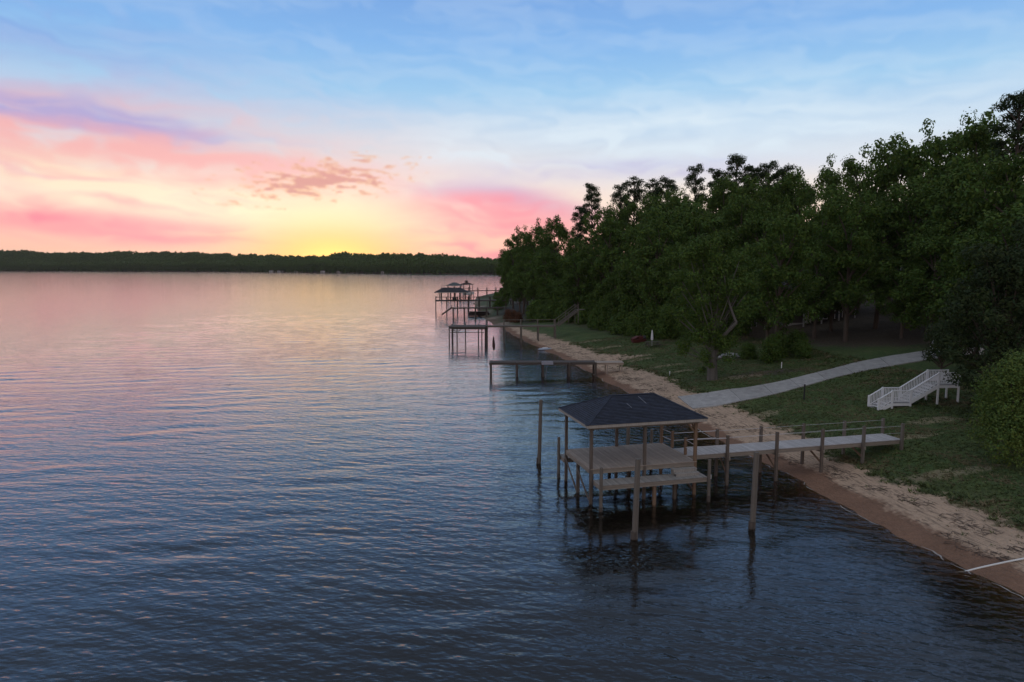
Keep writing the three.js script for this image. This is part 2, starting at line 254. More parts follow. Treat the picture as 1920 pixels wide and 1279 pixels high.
// ---------------------------------------------------------------- water
const WAVE_SLOPE = 0.0042, SWELL = 0.008, FINE = 1;
{
  const S = 2048, TILE = 27, wave = (seed, size, S, comps) => {   // slopes and heights of a sum of waves that repeats every size metres
    const r = rand(seed), H = new Float32Array(S * S), DX = new Float32Array(S * S), DZ = new Float32Array(S * S), sx = new Float32Array(S), cx = new Float32Array(S), sz = new Float32Array(S), cz = new Float32Array(S);
    for (const [len, dir, slope] of comps(r)) {
      const kx = Math.round(size / len * Math.sin(dir)), kz = Math.round(size / len * Math.cos(dir)); if (!kx && !kz) continue;
      const K = Math.hypot(kx, kz) * 6.28318 / size, a = slope / K, ph = r() * 6.28, ax = a * kx * 6.28318 / size, az = a * kz * 6.28318 / size;
      for (let i = 0; i < S; i++) { sx[i] = Math.sin(6.28318 * kx * i / S + ph); cx[i] = Math.cos(6.28318 * kx * i / S + ph); sz[i] = Math.sin(6.28318 * kz * i / S); cz[i] = Math.cos(6.28318 * kz * i / S); }
      for (let j = 0, o = 0; j < S; j++) for (let i = 0; i < S; i++, o++) { const s = sx[i] * cz[j] + cx[i] * sz[j], c = cx[i] * cz[j] - sx[i] * sz[j]; H[o] += a * s; DX[o] += ax * c; DZ[o] += az * c; }
    }
    return { H, DX, DZ };
  };
  const A = wave(5, TILE, S, (r) => { const c = []; for (let i = 0; i < 90; i++) { const len = 0.22 * (9 ** (r() ** 0.8)); c.push([len, 0.22 + (r() + r() - 1) * (len > 1 ? 0.65 : 1.0), WAVE_SLOPE * (0.6 + r() * 0.8) * (len < 0.5 ? 0.9 : len < 1.1 ? 0.95 : 0.75)]); } return c; });
  const nm = tex(S, S, (x, y) => { const o = y * S + x, l = 1 / Math.hypot(A.DX[o], A.DZ[o], 1); return [0.5 - 0.5 * A.DX[o] * l, 0.5 - 0.5 * A.DZ[o] * l, 0.5 + 0.5 * l]; }, false, true);
  const B = wave(9, 17, 2048, (r) => { const c = []; for (let i = 0; i < 110; i++) c.push([0.09 * (13 ** r()), (r() + r() - 1) * 1.2 - 0.28, 0.0105 * (0.5 + r())]); return c; });
  let lo = 1e9, hi = -1e9; for (const v of B.H) { lo = Math.min(lo, v); hi = Math.max(hi, v); }
  const bm = tex(2048, 2048, (x, y) => { const v = (B.H[y * 2048 + x] - lo) / (hi - lo); return [v, v, v]; }, false, true);
  bm.channel = 1;
  const mat = new THREE.MeshPhysicalMaterial({ color: new THREE.Color().setRGB(0.5, 0.4, 0.28), roughness: 0.03, ior: 1.34, clearcoat: 0.5, clearcoatRoughness: 0.11, transmission: 0.985, thickness: 1, attenuationColor: new THREE.Color(0.34, 0.2, 0.1), attenuationDistance: 0.4, normalMap: nm, bumpMap: bm, bumpScale: (hi - lo) * FINE });
  const r = rand(77), sw = []; for (let i = 0; i < 22; i++) { const len = 1.7 * 3.2 ** r(), dir = 0.2 + (r() + r() - 1) * 0.8; sw.push([Math.sin(dir) * 6.283 / len, Math.cos(dir) * 6.283 / len, r() * 6.28, SWELL * len / 6.283]); }
  const near = (x, z) => sstep(-105, -60, x) * sstep(-250, -150, z) * sstep(30, 0, z);
  const surf = (x, z) => {
    const f = near(x, z) * sstep(0.5, -6, inland(x, z)); if (f <= 0) return 0;
    const g = 0.45 + 0.75 * sstep(-0.35, 0.45, fbm(x / 26, z / 13, 3)); let h = 0;
    for (const [a, b, p, s] of sw) h += s * Math.sin(a * x + b * z + p); return h * f * g;
  };
  const xs = [...lineList(-7000, -140, (x) => -x * 0.25), ...lineList(-120, -62, () => 1.2), ...lineList(-61.6, 23, () => 0.4), ...lineList(26, 7000, (x) => x * 0.3)];
  const zs = [...lineList(-300, -30, () => 30), ...lineList(-20, 20, () => 1), ...lineList(20.4, 100, () => 0.4), ...lineList(100.9, 250, () => 0.9), ...lineList(262, 2600, (z) => z * 0.1)].map((z) => -z);
  const g = sheet(xs, zs, surf, (x, z) => [x / TILE, -z / TILE]);
  const uv1 = new Float32Array(g.attributes.position.count * 2), c = Math.cos(0.5), s = Math.sin(0.5), P = g.attributes.position;
  for (let i = 0; i < P.count; i++) { const x = P.getX(i), z = -P.getZ(i); uv1[i * 2] = (x * c - z * s) / 17; uv1[i * 2 + 1] = (x * s + z * c) / 17; }
  g.setAttribute('uv1', new THREE.BufferAttribute(uv1, 2));
  tag(part('lake_water', g, mat, scene), null, null, null, 'structure');
}

// ---------------------------------------------------------------- concrete boat ramp
{
  const base = new THREE.MeshStandardMaterial({ color: new THREE.Color().setRGB(0.36, 0.36, 0.355), roughness: 0.9 });
  const speck = tex(512, 512, (x, y) => { const u = x / 512, v = y / 512, g = 0.8 + 0.16 * tileNoise(u, v, 6, 6, 4) + 0.12 * tileNoise(u, v, 30, 30, 14) + 0.12 * tileNoise(u, v, 150, 150, 24); return [toS(g), toS(g * 0.99), toS(g * 0.97)]; }, true);
  const mats = [0.46, 0.43, 0.48].map((k) => new THREE.MeshStandardMaterial({ color: new THREE.Color().setRGB(k, k * 0.98, k * 0.95), map: speck, roughness: 0.9 }));
  const at = (t) => { const i = Math.min(RAMP_L.length - 2, Math.floor(t)), f = t - i, L = RAMP_L[i], L2 = RAMP_L[i + 1], Q = RAMP_R[i], Q2 = RAMP_R[i + 1]; return [[mix(L[0], L2[0], f), mix(L[1], L2[1], f)], [mix(Q[0], Q2[0], f), mix(Q[1], Q2[1], f)]]; };
  const slab = (a, b) => {
    const p = [], uv = [], idx = [], nu = 8, nv = 10;
    for (let j = 0; j <= nv; j++) { const [L, Q] = at(mix(a, b, j / nv)); for (let i = 0; i <= nu; i++) { const x = mix(L[0], Q[0], i / nu), z = mix(L[1], Q[1], i / nu); p.push(x, ground(x, z) + 0.09, z); uv.push(x / 4, z / 4); if (i && j) { const k = j * (nu + 1) + i; idx.push(k - nu - 2, k, k - 1, k - nu - 2, k - nu - 1, k); } } }
    const n = p.length / 3, ring = []; for (let i = 0; i <= nu; i++) ring.push(i); for (let j = 1; j <= nv; j++) ring.push(j * (nu + 1) + nu); for (let i = nu - 1; i >= 0; i--) ring.push(nv * (nu + 1) + i); for (let j = nv - 1; j >= 0; j--) ring.push(j * (nu + 1));
    ring.forEach((k) => { p.push(p[k * 3], p[k * 3 + 1], p[k * 3 + 2], p[k * 3], p[k * 3 + 1] - 0.3, p[k * 3 + 2]); uv.push(p[k * 3] / 4, 0, p[k * 3] / 4, 0.08); });
    for (let i = 1; i < ring.length; i++) { const k = n + i * 2; idx.push(k - 2, k, k - 1, k, k + 1, k - 1); }
    const g = new THREE.BufferGeometry(); g.setAttribute('position', new THREE.Float32BufferAttribute(p, 3)); g.setAttribute('uv', new THREE.Float32BufferAttribute(uv, 2)); g.setIndex(idx); g.computeVertexNormals(); return g;
  };
  const ramp = new THREE.Group(); ramp.name = 'concrete_ramp'; scene.add(ramp); tag(ramp, null, null, null, 'structure');
  const cuts = [0.55, 2.35, 3.6, 4.6, 5.6, 6.6, 7.7, 8.8, 9.9, 11];
  for (let i = 1; i < cuts.length; i++) part('slab', slab(cuts[i - 1] + 0.008, cuts[i] - 0.008), mats[(i * 2) % 3], ramp);
}

// thin broken foam where wavelets meet the sand
{
  const p = [], idx = []; const foam = (z0, z1, off, seed) => { let on = false; for (let z = z0; z > z1; z -= 0.12) { const w = 0.04 * Math.max(0, 0.35 + N2(z / 1.9, seed) + 0.4 * N2(z / 0.5, seed + 3)); if (w < 0.01) { on = false; continue; } const x = shoreX(z) + off + 0.22 * N2(z / 3.1, seed + 7) + 0.07 * N2(z / 0.7, seed), y = Math.max(0.012, ground(x, z) + 0.012); p.push(x - w, y, z, x + w, y, z); const k = p.length / 3; if (on) idx.push(k - 4, k - 3, k - 2, k - 3, k - 1, k - 2); on = true; } };
  foam(-24, -58, -0.12, 3); foam(-70, -110, -0.1, 9); foam(-112, -190, -0.1, 13);
  const g = new THREE.BufferGeometry(); g.setAttribute('position', new THREE.Float32BufferAttribute(p, 3)); g.setIndex(idx); g.computeVertexNormals();
  tag(part('shore_foam', g, new THREE.MeshStandardMaterial({ color: new THREE.Color().setRGB(0.34, 0.31, 0.28), roughness: 0.8, side: THREE.DoubleSide }), scene), 'thin broken line of foam along the sandy waterline', 'foam', null, 'stuff');
}

// ---------------------------------------------------------------- the covered dock
const shingleMap = tex(512, 512, (x, y) => {
  const tab = Math.floor(x / 16), row = Math.floor(y / 64), q = rand(tab * 131 + row * 977 + 5)(), e = x % 16 < 1 ? 0.6 : 1;
  const g = (0.5 + 0.5 * q + 0.2 * N2(x / 2.3, y / 2.3) + 0.16 * N2(x / 40, y / 40)) * e; return [toS(g), toS(g), toS(g)];
}, true);
shingleMap.repeat.set(1 / 8, 1 / 1.12);
const shingle = new THREE.MeshStandardMaterial({ color: new THREE.Color().setRGB(0.028, 0.037, 0.062), map: shingleMap, roughness: 0.82 });
// one course of shingles: a sloping strip, thick at its lower edge; a,b lower corners, c,d upper corners
function course(a, b, c, d, n, row, lift = 0.028) {
  const al = a.clone().addScaledVector(n, lift), bl = b.clone().addScaledVector(n, lift), cl = c.clone().addScaledVector(n, 0.003), dl = d.clone().addScaledVector(n, 0.003);
  const p = [al, bl, dl, cl, a, b, bl, al], g = new THREE.BufferGeometry(), along = b.clone().sub(a).normalize(), u = (v) => v.dot(along) + row * 0.37;
  g.setAttribute('position', new THREE.Float32BufferAttribute(p.flatMap((v) => v.toArray()), 3));
  g.setAttribute('uv', new THREE.Float32BufferAttribute(p.flatMap((v, i) => [u(v), (row + (i === 2 || i === 3 ? 0.9 : 0.1)) * 0.14]), 2));
  g.setIndex([0, 1, 2, 0, 2, 3, 4, 5, 6, 4, 6, 7]); g.computeVertexNormals(); return g;
}
function hipRoof(parent, x0, x1, z0, z1, y0, y1, r0, r1, n, mat, soffit) {   // z0 is the near side, larger z
  const zm = (z0 + z1) / 2, A = V(x0, y0, z0), B = V(x1, y0, z0), C = V(x1, y0, z1), D = V(x0, y0, z1), E = V(r0, y1, zm), F = V(r1, y1, zm);
  const roof = part('roof', [box(x0 + 0.03, y0 - 0.17, z0 - 0.05, x1 - 0.03, y0 - 0.005, z0 - 0.02), box(x0 + 0.03, y0 - 0.17, z1 + 0.02, x1 - 0.03, y0 - 0.005, z1 + 0.05), box(x0 + 0.02, y0 - 0.17, z1 + 0.052, x0 + 0.05, y0 - 0.005, z0 - 0.052), box(x1 - 0.05, y0 - 0.17, z1 + 0.052, x1 - 0.02, y0 - 0.005, z0 - 0.052)], M.fascia, parent);
  part('soffit', box(x0 + 0.055, y0 - 0.1, z1 + 0.055, x1 - 0.055, y0 - 0.07, z0 - 0.055), soffit, roof);
  for (const [p, q, s, t] of [[A, B, F, E], [B, C, F, F], [C, D, E, F], [D, A, E, E]]) {
    const nn = q.clone().sub(p).cross(t.clone().sub(p)).normalize(); if (nn.y < 0) nn.negate();
    for (let k = 0; k < n; k++) { const f = k / n, g = Math.min(1, (k + 1.02) / n), L = (u) => p.clone().lerp(t, u), Q = (u) => q.clone().lerp(s, u); part('shingle_course', course(L(f), Q(f), L(g), Q(g), nn, k), mat, roof); }
  }
  for (const [p, q] of [[A, E], [B, F], [C, F], [D, E], [E, F]]) part('ridge_cap', beam(p.clone().add(V(0, 0.012, 0)), q.clone().add(V(0, 0.012, 0)), 0.2, 0.02), mat, roof);
  return roof;
}
const rp = rand(21), pick = (list) => list[Math.floor(rp() * list.length)];
{
  const D = thing('covered_dock', 'wooden dock with dark hipped shingle roof and long railed walkway to the lawn', 'dock', [4.4, 0, -38], 14.5 * R);
  const P = (s, h, t) => V(s, h, -t), Y = 2.02, LOW = 1.42;
  const plank = (parent, s0, s1, t0, t1, y, mats) => part('plank', box(s0, y - 0.038, -t1 + (rp() - 0.5) * 0.02, s1, y + (rp() - 0.5) * 0.006, -t0), pick(mats), parent);
  const decking = (name, s0, s1, t0, t1, y, mats, frameMat, w = 0.14) => {
    const e = 0.05, joists = []; for (let s = s0 + 0.6; s < s1 - 0.2; s += 0.6) joists.push(beam(P(s, y - 0.15, t0 + 0.1), P(s, y - 0.15, t1 - 0.1), 0.045, 0.2));
    const f = part(name, [beam(P(s0, y - 0.165, t0 + e), P(s1, y - 0.165, t0 + e), 0.05, 0.25), beam(P(s0, y - 0.165, t1 - e), P(s1, y - 0.165, t1 - e), 0.05, 0.25), beam(P(s0 + e, y - 0.167, t0 + 0.08), P(s0 + e, y - 0.167, t1 - 0.08), 0.05, 0.25), beam(P(s1 - e, y - 0.167, t0 + 0.08), P(s1 - e, y - 0.167, t1 - 0.08), 0.05, 0.25), ...joists], frameMat, D);
    const n = Math.round((s1 - s0) / w), st = (s1 - s0) / n; for (let i = 0; i < n; i++) plank(f, s0 + i * st + 0.004, s0 + (i + 1) * st - 0.004, t0 - 0.01, t1 + 0.01, y, mats);
    return f;
  };
  decking('deck', 0, 6.65, 0, 4.45, Y, M.deck, M.frame);
  decking('lower_deck', 0.15, 6.7, -1.15, -0.1, LOW, M.low, M.frame);
  decking('lower_deck', 0.0, 6.6, 4.55, 5.55, LOW, M.low, M.frame);
  decking('walkway', 6.68, 22.4, 1.25, 2.95, Y, M.grey, M.frame);
  for (const [y, t0, t1] of [[1.74, -0.42, -0.06], [1.58, -0.72, -0.46]]) part('step', [box(4.95, y - 0.04, -t1, 6.45, y, -t0), box(4.97, y - 0.28, -t0 - 0.035, 6.43, y - 0.042, -t0 - 0.005), box(4.97, LOW + 0.01, -t1 + 0.01, 5.0, y - 0.042, -t0 - 0.037), box(6.4, LOW + 0.01, -t1 + 0.01, 6.43, y - 0.042, -t0 - 0.037)].slice(0, y > 1.6 ? 4 : 2), pick(M.low), D);
  // posts that carry the roof
  for (const [s, t] of [[0.08, 0.08], [3.35, 0.08], [6.57, 0.08], [0.08, 4.37], [3.45, 4.37], [6.57, 4.37]]) part('roof_post', beam(P(s, -2.6, t), P(s, 4.3, t), 0.16, 0.16), s > 6 ? M.fresh : M.post, D);
  for (const [s, t, top] of [[0.1, 2.25, 1.76], [3.4, 2.25, 1.76], [6.55, 2.25, 1.76], [3.5, -0.95, 1.16], [3.4, 5.35, 1.16], [1.8, 4.37, 1.76], [5.0, 4.37, 1.76], [5.1, -0.3, 1.16]]) part('support_post', beam(P(s, -2.6, t), P(s, top, t), 0.17, 0.17), s === 3.5 ? M.fresh : M.post, D);
  for (const [s, t, top] of [[0.17, -1.24, 2.46], [6.78, -1.2, 2.44], [-0.1, 5.3, 2.6], [6.5, 5.66, 2.64]]) part('waterline_stain', pole(P(s, -0.5, t), P(s, 0.25 + 0.1 * (s > 3), t), 0.108, 0.106), M.old, part('corner_post', pole(P(s, -2.6, t), P(s, top, t), 0.1, 0.095), M.pile, D));
  part('dock_cleat', [box(6.86, 1.3, 1.17, 6.9, 1.55, 1.23)], M.white, D);
  for (const [t, m] of [[0.08, M.frame], [4.37, M.frame]]) part('roof_beam', beam(P(-0.1, 4.38, t), P(6.8, 4.38, t), 0.09, 0.2), m, D);
  for (const s of [0.08, 3.4, 6.57]) part('roof_beam', beam(P(s, 4.385, 0.16), P(s, 4.385, 4.29), 0.08, 0.19), M.frame, D);
  for (const [s, t, ds, dt] of [[6.57, 0.08, -0.5, 0], [6.57, 4.37, -0.5, 0], [6.57, 0.08, 0, 0.5]]) part('knee_brace', beam(P(s + ds * 0.12, 3.75, t + dt * 0.12), P(s + ds, 4.28, t + dt), 0.07, 0.09), M.fresh, D);
  for (const [a, b] of [[[0, 1.55, 4.3], [0, 0.15, 2.3]], [[0, 1.5, 2.2], [0, 0.2, 0.15]], [[6.62, 1.5, 4.3], [6.62, 0.2, 0.3]]]) part('cross_brace', beam(P(...a), P(...b), 0.045, 0.14), M.post, D);
  hipRoof(D, -0.35, 7.1, 0.35, -4.75, 4.62, 5.75, 2.1, 4.85, 20, shingle, M.frame);
  for (const [s0, t0, s1, t1] of [[3.75, 1.95, 3.95, 1.25], [2.75, 1.35, 2.9, 0.95]]) { const y = (t) => 4.62 + (t + 0.35) / 2.55 * 1.13 + 0.028; part('lime_streak', beam(P(s0, y(t0), t0), P(s1, y(t1), t1), 0.03, 0.005), M.metal, D.children.find((c) => c.name === 'roof')); }
  // walkway posts, rails and bracing
  const near = [9.4, 12.85, 16.15, 19.25, 22.25], far = [9.8, 13.0, 16.2, 19.4, 22.5], top = 3.12;
  near.forEach((s, i) => {
    part('rail_post', beam(P(s, -1.6 + 0.6 * i * 0.5, 1.14), P(s + 0.02 * (i - 2), top, 1.14), 0.16, 0.16), i > 2 ? M.pile : M.post, D);
    part('rail_post', beam(P(far[i], -1.6 + 0.6 * i * 0.5, 3.06), P(far[i], top - 0.08, 3.06), 0.16, 0.16), i > 2 ? M.pile : M.post, D);
    if (i < 4) { part('cross_brace', beam(P(far[i], 1.75, 2.96), P(s, 0.65 + i * 0.15, 1.24), 0.045, 0.13), M.fresh, D); part('cap_beam', beam(P(s + 0.06, 1.68, 1.0), P(far[i], 1.68, 3.2), 0.09, 0.2), M.frame, D); }
  });
  for (const [s, t] of [[6.72, 3.18], [6.72, 1.5]]) part('rail_post', beam(P(s, Y, t), P(s, 3.08, t), 0.14, 0.14), M.fresh, D);
  const rail = (a, b, r = 0.018) => part('rail', pole(P(...a), P(...b), r, r, 8), M.rail, D);
  for (const y of [2.48, 2.94]) {
    rail([6.6, y, 4.36], [6.72, y, 3.2]); rail([6.72, y, 1.5], [6.6, y, 0.1]); rail([6.72, y, 3.16], [9.8, y, 3.06]); rail([6.72, y, 1.48], [9.4, y, 1.14]);
    for (let i = 1; i < 5; i++) { rail([far[i - 1], y, 3.0], [far[i], y, 3.0], 0.008); rail([near[i - 1], y, 1.2], [near[i], y, 1.2], 0.008); }
  }
}
// piles that stand alone in the water
for (const [x, z, dx, dz, top, r, label] of [
  [6.0, -33.0, 0.2, -0.25, 3.98, 0.15, 'weathered mooring pile before the roofed dock, beside its lower platform'], [12.3, -34.35, 0.18, -0.2, 3.96, 0.15, 'weathered mooring pile standing before the long walkway'],
  [1.8, -46.3, 0.16, 0.1, 4.4, 0.13, 'dark tall mooring pile in open water beyond the roofed dock'], [8.2, -47.9, 0, 0, 4.3, 0.13, 'mooring pile behind the roofed dock, seen under its eaves']]) {
  const m = solo('mooring_pile', pole(V(0, -2.5, 0), V(dx, top, dz), r * 1.1, r * 0.9, 14), M.pile, label, 'pile', 'mooring piles'); m.position.set(x, 0, z);
  part('waterline_stain', pole(V(-dx * 0.05, -0.6, -dz * 0.05), V(dx * 0.1, 0.38, dz * 0.1), r * 1.12, r * 1.08, 14), M.old, m);
}

// ---------------------------------------------------------------- the docks farther along the shore
function pier(D, a, b, w, h, { spacing = 3, top = h, both = true, rail = 0, mat = M.old, bottom = -3, r = 0.12, start = 0 } = {}) {
  const A = V(a[0], 0, a[1]), B = V(b[0], 0, b[1]), d = B.clone().sub(A), L = d.length(); d.normalize(); const n = V(-d.z, 0, d.x);
  const at = (s, k, y) => A.clone().addScaledVector(d, s).addScaledVector(n, k).setY(y), geo = [];
  const pw = 0.25; for (let s = pw / 2; s < L; s += pw) geo.push(beam(at(s, -w / 2, h - 0.02), at(s, w / 2, h - 0.02), pw - 0.02, 0.04));
  const f = part('walkway', [beam(at(0, w / 2 - 0.05, h - 0.17), at(L, w / 2 - 0.05, h - 0.17), 0.06, 0.25), beam(at(0, -w / 2 + 0.05, h - 0.17), at(L, -w / 2 + 0.05, h - 0.17), 0.06, 0.25), beam(at(0.04, -w / 2 + 0.09, h - 0.172), at(0.04, w / 2 - 0.09, h - 0.172), 0.06, 0.25)], mat, D);
  tag(part('decking', geo, mat, f), null, null, null, 'stuff');
  const posts = []; for (let s = start; s <= L + 0.01; s += spacing) for (const k of [-1, 1]) { part('post', pole(at(s + 0.1, k * (w / 2 + 0.06), bottom), at(s + 0.1, k * (w / 2 + 0.06), both || k < 0 ? top : h), r, r, 8), mat, D); posts.push([s + 0.1, k]); }
  if (rail) for (const k of rail === 2 ? [-1, 1] : [-1]) for (const y of [top - 0.1]) part('rail', beam(at(start, k * (w / 2 + 0.06), y), at(L, k * (w / 2 + 0.06), y), 0.05, 0.09), mat, D);
  return { at, L };
}
{ // plain low dock with a pale new shore end
  const D = thing('low_dock', 'long low wooden dock with a pale new section on the sand', 'dock', [-2.8, 0, -84.6], 0.8 * R);
  pier(D, [0, 0], [13.0, 0], 1.9, 1.72, { spacing: 3.2, start: 0.1, r: 0.13 });
  const N = thing('dock_ramp', 'pale new board walkway joining the low dock to the beach', 'walkway', [10.25, 0, -84.8], 0.8 * R);
  const g = part('frame', [beam(V(0.02, 1.5, 0.8), V(3.4, 1.5, 0.8), 0.06, 0.2), beam(V(0.02, 1.5, -0.8), V(3.4, 1.5, -0.8), 0.06, 0.2)], M.deck[2], N);
  for (let i = 0; i < 14; i++) part('plank', box(0.02 + i * 0.245, 1.61, -0.9, 0.02 + i * 0.245 + 0.225, 1.66, 0.9), M.deck[2], g);
  for (const x of [1.4, 3.2]) for (const z of [-0.8, 0.8]) part('post', beam(V(x, 0, z), V(x, 1.4, z), 0.12, 0.12), M.deck[1], N);
  const F = thing('flag_pole', 'thin pole with a dark furled flag at the end of the low dock', 'flag', [-2.4, 0, -85.4]);
  part('pole', pole(V(0, -2, 0), V(0.15, 4.9, 0), 0.025, 0.02, 8), M.metal, F);
  const fg = new THREE.LatheGeometry([[0.02, 0], [0.1, 0.15], [0.16, 0.5], [0.13, 1.1], [0.07, 1.6], [0.02, 1.8]].map(([x, y]) => new THREE.Vector2(x, y)), 9); const fp = fg.attributes.position;
  for (let i = 0; i < fp.count; i++) { const a = Math.atan2(fp.getZ(i), fp.getX(i)), k = 1 + 0.3 * Math.sin(a * 4 + fp.getY(i) * 2); fp.setX(i, fp.getX(i) * k); fp.setZ(i, fp.getZ(i) * k); } fg.computeVertexNormals(); fg.translate(0.13, 3.0, 0); part('flag', fg, plain(0.05, 0.025, 0.022, 0.9), F);
  const bx = solo('dock_float', mergeGeometries([box(0, 0, 0, 1.4, 0.36, 0.3), box(0.1, 0.362, 0.05, 1.3, 0.42, 0.25)]), plain(0.3, 0.31, 0.36, 0.6), 'pale grey box on the edge of the low dock', 'box'); bx.position.set(3.6, 1.5, -83.62);
  const st = solo('leaning_stake', pole(V(0, -1.5, 0), V(0.25, 1.3, -0.3), 0.05, 0.045, 8), M.pile, 'leaning stake in the water under the low dock', 'stake'); st.position.set(3.9, 0, -82.2);
}
{ // high platform dock with stairs up the bank
  const D = thing('platform_dock', 'high flat platform dock on many thin piles with a railed walkway', 'dock', [-10.9, 0, -119.2]);
  const h = 2.98;
  part('platform', [box(0, h - 0.34, -4.1, 6.3, h - 0.06, -4.05), box(0, h - 0.34, -0.05, 6.3, h - 0.06, 0), box(0.002, h - 0.338, -4.048, 0.05, h - 0.06, -0.052), box(6.25, h - 0.338, -4.048, 6.298, h - 0.06, -0.052)], M.old, D);
  const pl = []; for (let i = 0; i < 30; i++) pl.push(box(i * 0.21, h - 0.055, -4.12, i * 0.21 + 0.2, h, 0.02)); tag(part('decking', pl, M.old, D.children[0]), null, null, null, 'stuff');
  for (const [x, z, t] of [[0.05, -0.1, h + 0.2], [0.5, -2, h - 0.1], [1.4, -0.1, h - 0.1], [2.6, -4, h + 0.25], [0.2, -4, h + 0.2], [4.9, -3.9, h + 0.2], [5.1, -0.1, h - 0.1], [5.6, -2.2, h - 0.1], [6.25, -0.1, h - 0.1], [6.25, -4, h + 0.1]]) part('post', pole(V(x, -3, z), V(x, t, z), 0.1, 0.09, 8), M.old, D);
  part('cross_beam', beam(V(0.2, h - 0.95, -0.1), V(6.1, h - 0.95, -0.1), 0.07, 0.12), M.old, D); part('cross_beam', beam(V(0.2, h - 0.75, -4), V(6.1, h - 0.75, -4), 0.07, 0.12), M.old, D);
  for (const [x0, x1] of [[0.5, 1.4], [2.2, 1.4]]) part('brace', beam(V(x0, h - 0.3, -0.1), V(x1, h - 1.1, -0.1), 0.05, 0.08), M.old, D);
  pier(D, [6.32, -2.2], [18.6, -3.0], 1.5, h + 0.05, { spacing: 3, start: 0.1, top: h + 1.05, both: false, rail: 1, mat: M.pile });
  const S = thing('bank_stairs', 'weathered wooden stairs climbing the bank from the platform dock', 'stairs', [7.8, 3.03, -122.2], 26 * R);
  for (const z of [-0.55, 0.55]) { part('stringer', beam(V(0.1, -0.15, z), V(4.3, 2.55, z), 0.06, 0.28), M.pile, S); part('handrail', beam(V(0.1, 0.95, z), V(4.3, 3.6, z), 0.06, 0.09), M.pile, S); for (const k of [0.02, 0.5, 0.98]) part('rail_post', beam(V(0.1 + 4.2 * k, -0.2 + 2.7 * k - (k === 0.98 ? 2.2 : 1.4 * k), z), V(0.1 + 4.2 * k, 0.95 + 2.65 * k, z), 0.09, 0.09), M.pile, S); }
  for (let i = 0; i < 14; i++) part('tread', box(0.15 + i * 0.3, i * 0.193 + 0.01, -0.52, 0.45 + i * 0.3, i * 0.193 + 0.05, 0.52), M.pile, S);
  part('landing', box(4.35, 2.55, -0.6, 5.6, 2.65, 0.6), M.pile, S);
}
{ // small dock with a ramp slanting into the water, a dark boat behind it
  const D = thing('ramp_dock', 'small dock with a board ramp slanting into the water', 'dock', [-15.6, 0, -180]);
  pier(D, [0, 0], [13.5, -2], 1.6, 2.7, { spacing: 2.9, start: 0.2, top: 2.75 });
  part('ramp', [beam(V(-2.6, 0.75, 0.2), V(0.0, 2.6, 0), 1.2, 0.14), beam(V(-2.6, 0.95, 0.85), V(0, 2.82, 0.65), 0.08, 0.26), beam(V(-2.6, 0.95, -0.45), V(0, 2.82, -0.65), 0.08, 0.26)], M.old, D);
  part('post', pole(V(9.2, 0, 0.6), V(9.2, 4.3, 0.6), 0.08, 0.08, 8), M.pile, D); part('post', pole(V(-0.1, 2.6, 0.8), V(-0.1, 3.3, 0.8), 0.06, 0.06, 8), M.old, D);
  const B = thing('covered_boat', 'dark covered boat lying behind the small ramp dock', 'boat', [-11.5, 0, -187], 4 * R);
  const hullG = (L, W, H) => { const g = new THREE.BoxGeometry(L, H, W, 16, 4, 6), p = g.attributes.position; for (let i = 0; i < p.count; i++) { const f = p.getX(i) / L + 0.5, y = p.getY(i) / H + 0.5, t = 1 - 0.85 * Math.max(0, (f - 0.45) / 0.55) ** 2.2; p.setZ(i, p.getZ(i) * t * (0.55 + 0.45 * y)); p.setY(i, p.getY(i) + H * 0.3 * Math.max(0, f - 0.5) * (y)); } g.computeVertexNormals(); return g; };
  const hg = hullG(5.6, 2, 0.8); hg.rotateY(Math.PI); part('hull', hg, plain(0.04, 0.03, 0.03, 0.5), B).position.set(2.6, 0.45, 0); const cg = hullG(5.2, 1.9, 0.35); cg.rotateY(Math.PI); part('cover', cg, plain(0.07, 0.05, 0.045, 0.9), B).position.set(2.6, 1.03, 0);
}
const darkShingle = new THREE.MeshStandardMaterial({ color: new THREE.Color().setRGB(0.05, 0.05, 0.055), map: shingleMap, roughness: 0.85 });
{ // roofed dock with a railed deck
  const D = thing('roofed_dock', 'dark roofed dock with railed deck beyond the small ramp dock', 'dock', [-23.4, 0, -211]);
  const h = 3.1;
  pier(D, [0, 0], [29, -3], 4.2, h, { spacing: 3.3, start: 0.1, top: h + 1.0, rail: 2, r: 0.14 });
  for (const [x, z] of [[1.6, 1.9], [1.6, -1.9], [6, 1.9], [6, -2.1], [9.2, 1.9], [9.2, -2.3]]) part('roof_post', beam(V(x, h, z), V(x, 5.5, z), 0.22, 0.22), M.old, D);
  part('storage_box', box(5.4, h + 0.01, 0.6, 6.6, h + 0.95, 1.6), M.dark, D);
  hipRoof(D, 0, 10.2, 3.1, -3.3, 5.6, 6.9, 2.6, 7.4, 8, darkShingle, M.old);
  part('lean_pole', pole(V(0.1, h, 0.4), V(1.2, 5.3, 0.4), 0.05, 0.04, 6), M.old, D);
}
